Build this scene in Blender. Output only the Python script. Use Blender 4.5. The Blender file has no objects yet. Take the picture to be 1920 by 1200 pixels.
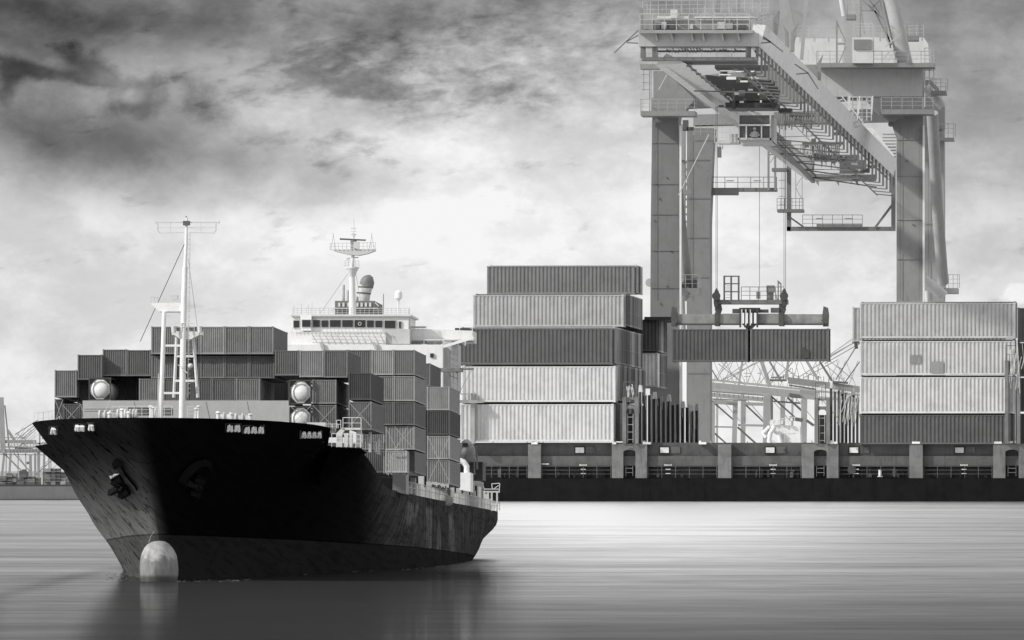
import bpy, math, random
from mathutils import Vector, Matrix
R = math.radians
rnd = random.Random(7)
C = bpy.context.scene.collection
# ------------------------------------------------------------------ camera
F = 14000.0      # focal length in pixels of a 1920 wide frame
HY = 880.0       # horizon row
CAMZ = 10.5
cam = bpy.data.cameras.new('camera'); camo = bpy.data.objects.new('camera', cam); C.objects.link(camo)
camo.location = (0, 0, CAMZ); camo.rotation_euler = (R(90), 0, 0)
cam.sensor_width = 36; cam.lens = F/1920*36
cam.shift_y = (HY-600)/1920
cam.clip_start = 1; cam.clip_end = 60000
S = bpy.context.scene
S.camera = camo
S.render.resolution_x = 1024; S.render.resolution_y = 640
S.view_settings.view_transform = 'Standard'; S.view_settings.look = 'None'
S.view_settings.exposure = 0.0; S.view_settings.gamma = 1
S.cycles.max_bounces = 6; S.cycles.glossy_bounces = 3; S.cycles.diffuse_bounces = 3
# ------------------------------------------------------------------ sun
SUNV = Vector((-0.77, -0.36, 0.56)).normalized()
sl = bpy.data.lights.new('sun', 'SUN'); sl.energy = 3.6; sl.angle = R(3.0); sl.color = (1, .985, .97)
so = bpy.data.objects.new('sun', sl); C.objects.link(so)
so.rotation_euler = (-SUNV).to_track_quat('-Z', 'Y').to_euler()

# ------------------------------------------------------------------ node helper
class N:
    def __init__(s, nt): s.nt = nt; s.n = nt.nodes; s.l = nt.links
    def node(s, t, **k):
        a = s.n.new(t)
        for q, v in k.items(): setattr(a, q, v)
        return a
    def put(s, inp, v):
        if isinstance(v, bpy.types.NodeSocket): s.l.new(v, inp)
        else: inp.default_value = v
    def m(s, op, a, b=0.0, c=None, clamp=False):
        x = s.node('ShaderNodeMath', operation=op); x.use_clamp = clamp
        s.put(x.inputs[0], a); s.put(x.inputs[1], b)
        if c is not None: s.put(x.inputs[2], c)
        return x.outputs[0]
    def v(s, op, a, b=(0, 0, 0)):
        x = s.node('ShaderNodeVectorMath', operation=op); s.put(x.inputs[0], a); s.put(x.inputs[1], b)
        return x.outputs[0]
    def comb(s, x, y, z=0.0):
        a = s.node('ShaderNodeCombineXYZ')
        for i, q in enumerate((x, y, z)): s.put(a.inputs[i], q)
        return a.outputs[0]
    def noise(s, vec, scale, det=4, rough=.55, dist=0.0, out='Fac'):
        a = s.node('ShaderNodeTexNoise'); s.put(a.inputs['Vector'], vec)
        a.inputs['Scale'].default_value = scale; a.inputs['Detail'].default_value = det
        a.inputs['Roughness'].default_value = rough; a.inputs['Distortion'].default_value = dist
        return a.outputs[out]
    def ramp(s, v, lo, hi, a=0.0, b=1.0, smooth=True):
        x = s.node('ShaderNodeMapRange'); x.interpolation_type = 'SMOOTHSTEP' if smooth else 'LINEAR'
        s.put(x.inputs[0], v)
        for i, q in enumerate((lo, hi, a, b)): s.put(x.inputs[i+1], q)
        return x.outputs[0]
    def mixf(s, f, a, b):
        x = s.node('ShaderNodeMix'); s.put(x.inputs[0], f); s.put(x.inputs[2], a); s.put(x.inputs[3], b)
        return x.outputs[0]

# ------------------------------------------------------------------ world: sky with cloud
W = bpy.data.worlds.new('World'); S.world = W; W.use_nodes = True
w = N(W.node_tree); w.n.clear()
sky = w.node('ShaderNodeTexSky', sky_type='NISHITA'); sky.sun_disc = False
sky.sun_elevation = math.asin(SUNV.z); sky.sun_rotation = math.atan2(SUNV.x, SUNV.y)
bw = w.node('ShaderNodeRGBToBW'); w.l.new(sky.outputs[0], bw.inputs[0])
tc = w.node('ShaderNodeTexCoord'); sep = w.node('ShaderNodeSeparateXYZ'); w.l.new(tc.outputs['Generated'], sep.inputs[0])
dx, dy, dz = sep.outputs
ay = w.m('MAXIMUM', w.m('ABSOLUTE', dy), .05)
K = F/1000.0
u = w.m('MULTIPLY', w.m('DIVIDE', dx, ay), K)              # thousands of photo pixels right of the view axis
e = w.m('MULTIPLY', w.m('DIVIDE', w.m('ABSOLUTE', dz), ay), K)  # thousands of photo pixels above the horizon
u = w.m('ADD', u, .96); e = w.m('SUBTRACT', .88, e)           # so that u, e run like photo x, y / 1000
P0 = w.comb(u, e, 0)
# domain warp
wn = w.noise(P0, 2.2, 3, .5, 0, 'Color')
wv = w.v('SUBTRACT', wn, (.5, .5, .5))
sc_ = w.node('ShaderNodeVectorMath', operation='SCALE'); w.l.new(wv, sc_.inputs[0]); sc_.inputs[3].default_value = .16
PW = w.v('ADD', P0, sc_.outputs[0])
sep2 = w.node('ShaderNodeSeparateXYZ'); w.l.new(PW, sep2.inputs[0]); ux, ey = sep2.outputs[0], sep2.outputs[1]
wn2 = w.noise(P0, 9, 3, .6, 0, 'Color')
sc2 = w.node('ShaderNodeVectorMath', operation='SCALE'); w.l.new(w.v('SUBTRACT', wn2, (.5, .5, .5)), sc2.inputs[0]); sc2.inputs[3].default_value = .05
PW2 = w.v('ADD', PW, sc2.outputs[0])
sep3 = w.node('ShaderNodeSeparateXYZ'); w.l.new(PW2, sep3.inputs[0]); vx, vy = sep3.outputs[0], sep3.outputs[1]
def blob(cx, cy, rx, ry, rot, amp, soft=1.0, X=ux, Y=ey):
    a = w.m('SUBTRACT', X, cx); b = w.m('SUBTRACT', Y, cy)
    c_, s_ = math.cos(R(rot)), math.sin(R(rot))
    p = w.m('ADD', w.m('MULTIPLY', a, c_/rx), w.m('MULTIPLY', b, s_/rx))
    q = w.m('ADD', w.m('MULTIPLY', a, -s_/ry), w.m('MULTIPLY', b, c_/ry))
    d = w.m('ADD', w.m('MULTIPLY', p, p), w.m('MULTIPLY', q, q))
    if soft >= 1: g = w.m('EXPONENT', w.m('MULTIPLY', d, -1.0))
    else: g = w.ramp(w.m('SQRT', d), 1.0-soft, 1.0+soft, 1.0, 0.0)
    return w.m('MULTIPLY', g, amp)
# base brightness by elevation (display value), brighter to the low middle
base = w.ramp(ey, -.18, .50, .56, .925)
fld = base
blobs = [
 (.02, .02, .24, .14, 10, -.20), (.15, .27, .30, .075, 8, -.18), (.00, .24, .20, .10, 0, -.15),
 (.30, .31, .34, .06, 6, -.10), (.48, .31, .28, .05, 3, -.08), (.35, .37, .3, .04, 4, -.05), (.25, .06, .42, .09, 0, -.09), (.62, .02, .5, .07, 0, -.10),
 (.60, .13, .17, .05, -12, -.03), (.75, .18, .22, .05, 10, -.05), (.21, .155, .05, .03, 20, .10), (.40, .13, .16, .05, 10, .05), (.85, .26, .30, .05, 0, .06),
 (1.0, .55, .55, .30, 0, .02), (.86, .38, .40, .10, 0, .04),
 (1.86, .15, .30, .25, 0, -.07), (1.84, .38, .22, .2, 0, -.05), (.0, .47, .4, .06, 0, -.04), (.05, .62, .35, .22, 0, -.05), (1.9, .5, .30, .3, 0, -.03), (.68, .45, .25, .12, 0, .03)]
for b in blobs: fld = w.m('ADD', fld, blob(*b))
fb1 = w.m('SUBTRACT', w.noise(P0, 8.5, 7, .60, .15), .5)
stB = w.comb(w.m('ADD', w.m('MULTIPLY', u, 1.0), w.m('MULTIPLY', e, .6)), w.m('MULTIPLY', e, 2.4), .3)
fb2 = w.m('SUBTRACT', w.noise(stB, 12, 6, .58, .25), .5)
def layer(cores, fb, k, lo, hi_, amp, X=ux, Y=ey):
    a = w.m('MULTIPLY', fb, k)
    for c_ in cores: a = w.m('ADD', a, blob(*c_, X=X, Y=Y))
    return w.m('MULTIPLY', w.ramp(a, lo, hi_), amp)
fld = w.m('ADD', fld, layer([(.145, .115, .060, .045, 35, 1.0), (.05, .135, .10, .022, 5, .85), (.00, .17, .04, .05, 0, .6), (.19, .15, .06, .02, 20, .7), (.33, .18, .11, .045, 25, .72), (.27, .225, .16, .03, 5, .62)], fb1, 2.3, .30, 1.0, -.21))
fld = w.m('ADD', fld, layer([(.60, .12, .12, .05, -12, .50), (.56, .17, .16, .03, -8, .55), (.88, .10, .35, .13, 0, .42), (.75, .17, .22, .035, 5, .45), (.36, .14, .10, .02, -15, .5), (.70, .27, .06, .03, 30, .5), (.76, .31, .05, .018, 20, .55), (.97, .385, .07, .03, 10, .45), (.62, .29, .10, .035, 10, .35)], fb2, 2.8, .25, 1.1, -.17))
fld = w.m('ADD', fld, layer([(.10, .118, .05, .022, 10, .8), (.245, .195, .03, .03, 50, .6), (.40, .16, .10, .03, 0, .3), (.85, .22, .25, .06, 0, .35), (.62, .26, .09, .03, 0, .4), (.7, .33, .08, .04, 0, .3)], fb1, 1.5, .40, .75, .09))
fld = w.m('ADD', fld, layer([(1.905, .552, .05, .030, 0, 1.0)], fb1, 1.8, .45, .75, .09))
fb3 = w.m('SUBTRACT', w.noise(w.comb(u, w.m('MULTIPLY', e, 1.5), .7), 4.2, 8, .62, .1), .5)
fld = w.m('ADD', fld, w.m('MULTIPLY', w.ramp(fb3, -.12, .16, -.5, .5), w.ramp(ey, 0, .6, .12, .10)))
bandm = w.m('ADD', blob(.22, .28, .40, .12, 8, 1.0), blob(.75, .12, .5, .16, 0, .7))
fld = w.m('ADD', fld, w.m('MULTIPLY', w.m('MULTIPLY', fb1, bandm), .20))
fb4 = w.m('SUBTRACT', w.noise(w.comb(u, w.m('MULTIPLY', e, 1.7), 2.7), 30, 5, .6, .1), .5)
fld = w.m('ADD', fld, w.m('MULTIPLY', w.m('MULTIPLY', fb4, w.m('ADD', blob(.92, .10, .38, .14, 0, 1.0), .12)), .32))
# texture of the cloud sheet: stretched wisps, stronger high up
st = w.comb(w.m('MULTIPLY', vx, 1.0), w.m('MULTIPLY', vy, 2.6), 0)
n1 = w.m('SUBTRACT', w.noise(st, 2.6, 5, .55, .0), .5)
st2 = w.comb(w.m('MULTIPLY', vx, 1.0), w.m('MULTIPLY', vy, 2.2), .5)
n2 = w.m('SUBTRACT', w.noise(st2, 13, 5, .55, .1), .5)
hi = w.ramp(ey, .0, .55, 1.0, .30)
mott = w.m('ADD', blob(.85, .09, .35, .16, 0, 1.0), .30)
fld = w.m('ADD', fld, w.m('MULTIPLY', n1, w.m('MULTIPLY', hi, .30)))
fld = w.m('ADD', fld, w.m('MULTIPLY', n2, w.m('MULTIPLY', w.m('MULTIPLY', hi, mott), .22)))
fld = w.m('MINIMUM', w.m('MAXIMUM', fld, .22), .965)
# far above the picture: brightened sky, added to lift fill light and water glare
up = w.m('MULTIPLY', w.ramp(e, -14.0, -5.0, .55, 1.0), w.ramp(e, -1.6, -.05, 4.4, 1.0))
lin = w.m('MULTIPLY', w.m('POWER', fld, 2.2), up)
# sky texture carries the large scale luminance (normalised near horizon)
skyf = w.m('MULTIPLY', bw.outputs[0], 1.0)
SKYK = 0.1
norm = w.m('DIVIDE', lin, SKYK*5.0)
mixsky = w.m('MULTIPLY', norm, w.m('ADD', 4.6, w.m('MULTIPLY', w.m('MINIMUM', skyf, 4.0), .1)))
bg = w.node('ShaderNodeBackground'); w.l.new(mixsky, bg.inputs[0]); bg.inputs[1].default_value = SKYK
wo = w.node('ShaderNodeOutputWorld'); w.l.new(bg.outputs[0], wo.inputs[0])
W.cycles.sampling_method = 'MANUAL'; W.cycles.sample_map_resolution = 512

# ------------------------------------------------------------------ materials
def paint(name, scale=1.0, rough=.55, stain=.35, streak=.35, spec=.3, metal=0.0):
    mt = bpy.data.materials.new(name); mt.use_nodes = True; k = N(mt.node_tree)
    p = k.n['Principled BSDF']
    oi = k.node('ShaderNodeObjectInfo'); t = k.node('ShaderNodeTexCoord')
    off = k.m('MULTIPLY', oi.outputs['Random'], 60.0)
    co = k.v('ADD', t.outputs['Object'], k.comb(off, off, off))
    a = k.noise(co, .9*scale, 5, .65)
    s = k.v('MULTIPLY', co, (1, 1, .12)); b = k.noise(s, 3.5*scale, 4, .7)
    c = k.noise(co, 6*scale, 3, .6)
    f1 = k.ramp(a, .38, .70, 1.0, 1.0-stain)
    f2 = k.ramp(b, .52, .72, 1.0, 1.0-streak)
    f3 = k.ramp(c, .66, .74, 1.0, .55)
    f = k.m('MULTIPLY', k.m('MULTIPLY', f1, f2), f3)
    f = k.m('ADD', k.m('MULTIPLY', f, .9), .1)
    vm = k.node('ShaderNodeVectorMath', operation='SCALE'); k.l.new(oi.outputs['Color'], vm.inputs[0]); k.l.new(f, vm.inputs[3])
    k.l.new(vm.outputs[0], p.inputs['Base Color'])
    p.inputs['Roughness'].default_value = rough; p.inputs['Specular IOR Level'].default_value = spec
    p.inputs['Metallic'].default_value = metal
    return mt
PN = paint('weathered_paint')
PC = paint('container_paint', 1.0, .6, .20, .22, .2)
PF = paint('crane_paint', .22, .55, .12, .16, .3)
PD = paint('matte_dark_paint', 1.0, .7, .3, .3, 0.0)
PW_ = paint('white_ship_paint', 1.0, .5, .08, .10, .3)
def plain(name, col, rough=.5, spec=.4, metal=0):
    mt = bpy.data.materials.new(name); mt.use_nodes = True; p = mt.node_tree.nodes['Principled BSDF']
    p.inputs['Base Color'].default_value = (col, col, col, 1); p.inputs['Roughness'].default_value = rough
    p.inputs['Specular IOR Level'].default_value = spec; p.inputs['Metallic'].default_value = metal
    return mt
GL = plain('window_glass', .03, .15, .5)

def hull_mat():
    mt = bpy.data.materials.new('hull_paint'); mt.use_nodes = True; k = N(mt.node_tree); p = k.n['Principled BSDF']
    t = k.node('ShaderNodeTexCoord'); o = t.outputs['Object']
    s = k.node('ShaderNodeSeparateXYZ'); k.l.new(o, s.inputs[0]); X, Y, Z = s.outputs
    boot = k.ramp(k.m('SUBTRACT', k.m('ADD', Z, k.m('MULTIPLY', Y, -.0065)), 4.15), -.03, .03, 1, 0)
    # long scrapes that follow the plates downwards and aft
    sk = k.comb(k.m('MULTIPLY', k.m('ADD', X, Z), .9), k.m('MULTIPLY', Y, .10), k.m('MULTIPLY', k.m('SUBTRACT', X, Z), .16))
    sc1 = k.ramp(k.noise(sk, 1.6, 6, .72, .3), .46, .64)
    sc2 = k.ramp(k.noise(sk, 3.0, 5, .7), .54, .64)
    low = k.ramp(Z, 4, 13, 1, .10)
    left = k.ramp(X, -1.0, 1.0, 1.0, .0)  # left flank painted lighter as the sunlit side, right flank near black
    aft = k.m('MULTIPLY', k.ramp(k.m('SUBTRACT', Y, k.m('ADD', 51, k.m('MULTIPLY', k.m('SUBTRACT', 13, Z), 2.6))), -3, 14), k.ramp(X, 0, 2))  # right flank's colour lightened behind the bow, tracing the shading curve
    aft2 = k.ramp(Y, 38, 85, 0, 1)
    ver = k.noise(k.v('MULTIPLY', o, (.3, .9, .16)), 1.3, 6, .72)
    ver2 = k.noise(k.v('MULTIPLY', o, (.1, .30, .28)), .5, 3, .5)
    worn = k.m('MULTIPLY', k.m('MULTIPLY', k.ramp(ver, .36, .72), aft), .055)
    patch = k.m('MULTIPLY', k.m('MULTIPLY', k.ramp(ver2, .50, .56), k.m('MULTIPLY', k.ramp(Y, 80, 92), k.ramp(Y, 150, 135))), k.ramp(Z, 9.6, 9.0))
    worn = k.m('ADD', worn, k.m('MULTIPLY', k.m('MULTIPLY', patch, k.ramp(ver, .35, .6, .5, 1)), .07))
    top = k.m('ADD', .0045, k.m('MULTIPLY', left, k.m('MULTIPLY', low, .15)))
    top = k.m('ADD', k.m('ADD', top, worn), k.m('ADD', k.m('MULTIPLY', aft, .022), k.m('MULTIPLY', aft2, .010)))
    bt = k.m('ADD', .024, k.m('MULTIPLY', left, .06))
    col = k.mixf(boot, top, bt)
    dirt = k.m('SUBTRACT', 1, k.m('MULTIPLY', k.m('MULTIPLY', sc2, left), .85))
    dirt2 = k.m('SUBTRACT', 1, k.m('MULTIPLY', sc1, .36))
    col = k.m('MULTIPLY', k.m('MULTIPLY', col, dirt), dirt2)
    # plate seams
    wy = k.m('ABSOLUTE', k.m('SUBTRACT', k.m('FRACT', k.m('MULTIPLY', Y, 1/11.0)), .5))
    seam = k.ramp(wy, .002, .010, .55, 1)
    wz = k.m('ABSOLUTE', k.m('SUBTRACT', k.m('FRACT', k.m('MULTIPLY', Z, 1/2.6)), .5))
    seam2 = k.ramp(wz, .004, .018, .88, 1)
    col = k.m('MULTIPLY', k.m('MULTIPLY', col, seam), seam2)
    bx = k.ramp(k.m('ABSOLUTE', k.m('SUBTRACT', Z, k.m('ADD', 4.17, k.m('MULTIPLY', Y, .0065)))), .02, .10, .35, 1)
    col = k.m('MULTIPLY', col, bx)
    k.l.new(col, p.inputs['Base Color'])
    p.inputs['Roughness'].default_value = .55; p.inputs['Specular IOR Level'].default_value = .0
    bn = k.node('ShaderNodeBump'); bn.inputs['Strength'].default_value = .25; bn.inputs['Distance'].default_value = .05
    k.l.new(k.noise(o, .35, 3, .5), bn.inputs['Height']); k.l.new(bn.outputs[0], p.inputs['Normal'])
    return mt
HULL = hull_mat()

def bulb_mat():
    mt = bpy.data.materials.new('bulb_paint'); mt.use_nodes = True; k = N(mt.node_tree); p = k.n['Principled BSDF']
    t = k.node('ShaderNodeTexCoord'); o = t.outputs['Object']; s = k.node('ShaderNodeSeparateXYZ'); k.l.new(o, s.inputs[0])
    n1 = k.noise(k.v('MULTIPLY', o, (1, 1, .3)), 2.2, 6, .7); n2 = k.noise(o, 1.1, 4, .6)
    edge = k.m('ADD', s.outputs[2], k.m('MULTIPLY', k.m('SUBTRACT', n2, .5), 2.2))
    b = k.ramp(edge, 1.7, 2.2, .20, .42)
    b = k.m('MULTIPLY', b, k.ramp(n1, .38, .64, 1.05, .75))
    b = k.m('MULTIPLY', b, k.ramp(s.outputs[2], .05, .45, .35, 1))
    k.l.new(b, p.inputs['Base Color']); p.inputs['Roughness'].default_value = .6; p.inputs['Specular IOR Level'].default_value = .2
    return mt
BULB = bulb_mat()
def water_mat():
    mt = bpy.data.materials.new('sea_water'); mt.use_nodes = True; k = N(mt.node_tree); p = k.n['Principled BSDF']
    k.n.remove(p)
    g = k.node('ShaderNodeNewGeometry'); o = g.outputs['Position']
    s = k.node('ShaderNodeSeparateXYZ'); k.l.new(o, s.inputs[0]); X, Y, Z = s.outputs
    # wind streaks
    w1 = k.noise(k.v('MULTIPLY', o, (.45, 1, 1)), .09, 4, .6, .4)
    w2 = k.noise(k.v('MULTIPLY', o, (.25, 1, 1)), .02, 5, .6, .5)
    w3 = k.noise(k.v('MULTIPLY', o, (.35, 1, 1)), .45, 3, .5)
    w4 = k.noise(k.v('MULTIPLY', o, (.30, 1, 1)), 1.1, 3, .6)
    d3 = k.m('ADD', k.m('MULTIPLY', k.m('SUBTRACT', w1, .5), .75), k.m('MULTIPLY', k.m('SUBTRACT', w2, .5), .9))
    d3 = k.m('ADD', d3, k.m('ADD', k.m('MULTIPLY', k.m('SUBTRACT', w3, .5), .55), k.m('MULTIPLY', k.m('SUBTRACT', w4, .5), .35)))
    # glare between the ships painted through mirror strength, dimmer near by and sideways
    px = k.m('DIVIDE', X, Y)
    cx = k.m('SUBTRACT', X, k.m('MULTIPLY', Y, .017)) 
    glare = k.m('MULTIPLY', k.ramp(Y, 480, 2000, 0, 1, False), k.m('EXPONENT', k.m('MULTIPLY', k.m('POWER', k.m('ABSOLUTE', k.m('DIVIDE', cx, k.m('MULTIPLY', Y, .028))), 2), -1.0)))
    lee = k.m('MULTIPLY', k.m('MULTIPLY', k.ramp(X, 4, -3), k.ramp(X, -48, -40)), k.ramp(Y, 900, 740))
    mirror = k.m('ADD', k.ramp(Y, 450, 780, .07, .31, False), k.m('ADD', k.ramp(Y, 760, 1900, 0, .12, False), k.m('MULTIPLY', glare, 1.1)))
    mirror = k.m('ADD', mirror, k.m('ADD', k.m('MULTIPLY', lee, .15), .02))
    mirror = k.m('MULTIPLY', mirror, k.m('ADD', 1.0, k.m('MULTIPLY', d3, 1.35)), clamp=True)
    dif = k.node('ShaderNodeBsdfDiffuse'); dif.inputs[0].default_value = (.035, .035, .035, 1)
    gl = k.node('ShaderNodeBsdfGlossy'); gl.inputs[0].default_value = (.97, .97, .97, 1);
    k.l.new(k.mixf(lee, .30, .075), gl.inputs['Roughness'])
    bn = k.node('ShaderNodeBump'); bn.inputs['Strength'].default_value = .30; bn.inputs['Distance'].default_value = .012
    k.l.new(k.noise(k.v('MULTIPLY', o, (.6, 1, 1)), 1.2, 3, .5), bn.inputs['Height']); k.l.new(bn.outputs[0], gl.inputs['Normal'])
    mx = k.node('ShaderNodeMixShader'); k.l.new(mirror, mx.inputs[0]); k.l.new(dif.outputs[0], mx.inputs[1]); k.l.new(gl.outputs[0], mx.inputs[2])
    k.l.new(mx.outputs[0], k.n['Material Output'].inputs[0])
    return mt
WATER = water_mat()

# ------------------------------------------------------------------ frames and mesh builder
class Frame:
    def __init__(s, O, head=0, pitch=0, sc=1.0):
        h, p = R(head), R(pitch)
        s.X = Vector((math.cos(h), -math.sin(h), 0))
        s.Y = Vector((math.sin(h)*math.cos(p), math.cos(h)*math.cos(p), -math.sin(p)))
        s.Z = s.X.cross(s.Y); s.O = Vector(O); s.s = sc
        m = Matrix((s.X, s.Y, s.Z)).transposed().to_4x4() @ Matrix.Scale(sc, 4)
        m.translation = s.O; s.M = m; s.Mi = m.inverted()
    def P(s, px, py, y):
        """local point on the plane local y that lies on the photo pixel"""
        r = Vector(((px-960)/F, 1, (HY-py)/F)); c = Vector((0, 0, CAMZ))
        A = Matrix((s.s*s.X, s.s*s.Z, -r)).transposed()
        t = A.inverted() @ (c - s.O - s.s*y*s.Y)
        return Vector((t[0], y, t[1]))
    def ppm(s, px, py, y):   # local metres per pixel
        return (s.P(px+1, py, y)-s.P(px, py, y)).length
WF = Frame((0, 0, 0))
SKEW = Vector((math.sin(R(4.9)), math.cos(R(4.9)), 0))

SPLIT = {'side_plate', 'platform_fitting', 'stern_bulwark_post', 'wing_brace', 'vent_post', 'walkway_bracket', 'cross_member', 'cross_brace', 'step_rung', 'walkway_post', 'outrigger', 'leg_fitting', 'louvre', 'deck_house', 'wing_recess', 'turnbuckle', 'light_hole', 'hydraulic_ram', 'wear_strip', 'main_beam', 'telescopic_arm', 'control_box', 'small_exhaust', 'floodlight', 'trolley_light_part', 'navigation_light', 'repair_patch', 'bollard', 'winch', 'stores_box', 'crane_rail', 'stay', 'machine_part', 'hanger', 'cable_tray', 'window_bar', 'lashing_rod'}
class MB:
    def __init__(s, fr=WF): s.v = []; s.f = []; s.sm = []; s.parts = []; s.fr = fr
    def add(s, vs, fs, smooth=False):
        n = len(s.v); s.parts.append((n, len(s.f))); s.v += [tuple(q) for q in vs]; s.f += [tuple(i+n for i in q) for q in fs]; s.sm += [smooth]*len(fs)
        return s
    def box(s, a, b):
        x0, x1 = sorted((a[0], b[0])); y0, y1 = sorted((a[1], b[1])); z0, z1 = sorted((a[2], b[2]))
        return s.add([(x0,y0,z0),(x1,y0,z0),(x1,y1,z0),(x0,y1,z0),(x0,y0,z1),(x1,y0,z1),(x1,y1,z1),(x0,y1,z1)],
                     [(0,1,5,4),(1,2,6,5),(2,3,7,6),(3,0,4,7),(4,5,6,7),(3,2,1,0)])
    def prism(s, pts, d):
        """pts: polygon of local points, d: extrusion vector"""
        d = Vector(d); n = len(pts); a = [Vector(q) for q in pts]; b = [q+d for q in a]
        nr = (a[1]-a[0]).cross(a[2]-a[0])
        if nr.dot(d) > 0: a, b = a[::-1], b[::-1]
        fs = [tuple(range(n)), tuple(range(2*n-1, n-1, -1))]
        fs += [(i, n+i, n+(i+1) % n, (i+1) % n) for i in range(n)]
        return s.add(a+b, fs)
    def dv(s, d):
        return SKEW*d if s.fr is WF else Vector((0, d, 0))
    def poly(s, px, y, d):
        return s.prism([s.fr.P(a, b, y) for a, b in px], s.dv(d))
    def slab(s, x0, y0, x1, y1, y, d):
        return s.poly([(x0, y1), (x1, y1), (x1, y0), (x0, y0)], y, d)
    def bar(s, p, q, w_, h_=None):
        p, q = Vector(p), Vector(q); h_ = h_ or w_; d = (q-p)
        if d.length < 1e-6: return s
        d.normalize(); r = Vector((0, 0, 1)) if abs(d.z) < .9 else Vector((0, 1, 0))
        a = d.cross(r).normalized(); b = a.cross(d)
        o = [(-.5, -.5), (.5, -.5), (.5, .5), (-.5, .5)]
        vs = [p+a*i*w_+b*j*h_ for i, j in o]+[q+a*i*w_+b*j*h_ for i, j in o]
        return s.add(vs, [(3,2,1,0),(4,5,6,7),(0,1,5,4),(1,2,6,5),(2,3,7,6),(3,0,4,7)])
    def pb(s, x0, y0, x1, y1, y, wpx, y2=None, hpx=None):
        """bar between two photo points on local planes y and y2, width in px"""
        y2 = y if y2 is None else y2
        k = s.fr.ppm(x0, y0, y)
        return s.bar(s.fr.P(x0, y0, y), s.fr.P(x1, y1, y2), wpx*k, (hpx or wpx)*k)
    def tube(s, pts, r, n=12, cap=True):
        pts = [Vector(p) for p in pts]; rs = r if isinstance(r, (list, tuple)) else [r]*len(pts)
        rings = []
        d0 = (pts[1]-pts[0]).normalized(); ref = Vector((0, 1, 0)) if abs(d0.y) < .8 else Vector((1, 0, 0))
        for i, p in enumerate(pts):
            d = (pts[min(i+1, len(pts)-1)]-pts[max(i-1, 0)]).normalized()
            a = d.cross(ref).normalized(); b = a.cross(d)
            rings.append([p+(a*math.cos(t*2*math.pi/n)+b*math.sin(t*2*math.pi/n))*rs[i] for t in range(n)])
        vs = [q for g in rings for q in g]; fs = []
        for i in range(len(pts)-1):
            for j in range(n): fs.append((i*n+j, i*n+(j+1) % n, (i+1)*n+(j+1) % n, (i+1)*n+j))
        s.add(vs, fs, True)
        if cap: s.add([q for q in rings[0]], [tuple(range(n))[::-1]]); s.add([q for q in rings[-1]], [tuple(range(n))])
        return s
    def pt(s, pts, y, wpx, n=12):
        k = s.fr.ppm(pts[0][0], pts[0][1], y)
        return s.tube([s.fr.P(q[0], q[1], q[2] if len(q) > 2 else y) for q in pts], wpx*k/2, n)
    def rail(s, x0, y0, x1, y1, y, hpx, n, wpx=.9, bars=3, y2=None):
        for i in range(bars):
            f = hpx*(i+1)/bars
            s.pb(x0, y0-f, x1, y1-f, y, wpx*(1.0 if i == bars-1 else .7), y2)
        y2 = y if y2 is None else y2
        for i in range(n+1):
            t = i/n; X_, Y_, D_ = x0+(x1-x0)*t, y0+(y1-y0)*t, y+(y2-y)*t
            s.pb(X_, Y_, X_, Y_-hpx, D_, wpx)
        return s
    def sphere(s, c, r, nu=16, nv=10, z0=-1.0):
        c = Vector(c); r = r if isinstance(r, tuple) else (r, r, r)
        vs = []; fs = []
        for i in range(nv+1):
            t = math.pi*i/nv
            for j in range(nu):
                a = 2*math.pi*j/nu
                vs.append(c+Vector((r[0]*math.sin(t)*math.cos(a), r[1]*math.sin(t)*math.sin(a), r[2]*max(math.cos(t), z0))))
        for i in range(nv):
            for j in range(nu): fs.append((i*nu+j, (i+1)*nu+j, (i+1)*nu+(j+1) % nu, i*nu+(j+1) % nu))
        return s.add(vs, fs, True)
    def build(s, name, mat, parent=None, col=.5):
        if name in SPLIT and len(s.parts) > 1:
            first = None; ends = s.parts[1:]+[(len(s.v), len(s.f))]
            for (v0, f0), (v1, f1) in zip(s.parts, ends):
                q = MB(s.fr); q.v = s.v[v0:v1]; q.f = [tuple(i-v0 for i in g_) for g_ in s.f[f0:f1]]; q.sm = s.sm[f0:f1]; q.parts = [(0, 0)]
                o = q.build(name, mat, parent, col); first = first or o
            return first
        me = bpy.data.meshes.new(name); me.from_pydata(s.v, [], s.f)
        me.polygons.foreach_set('use_smooth', s.sm); me.materials.append(mat); me.update()
        o = bpy.data.objects.new(name, me); C.objects.link(o); o.color = (col, col, col, 1)
        if parent: o.parent = parent
        return o
def tag(o, label=None, cat=None, group=None, kind=None):
    for k_, v_ in (('label', label), ('category', cat), ('group', group), ('kind', kind)):
        if v_: o[k_] = v_
    return o
def empty(name, M=None):
    o = bpy.data.objects.new(name, None); C.objects.link(o); o.empty_display_size = .1
    if M is not None: o.matrix_world = M
    return o
def unit(fr, y=None): return fr

# ------------------------------------------------------------------ sea
m = MB()
m.add([(-9000, -300, 0), (9000, -300, 0), (9000, 40000, 0), (-9000, 40000, 0)], [(0, 1, 2, 3)])
tag(m.build('water', WATER), kind='structure')
m = MB(); m.prism([(-3000, 2960, -3), (3000, 2960, -3), (3000, 2960, 3.0), (-3000, 2960, 3.0)], (0, 6000, 0))
tag(m.build('quay', PF, None, .3), kind='structure')

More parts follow.
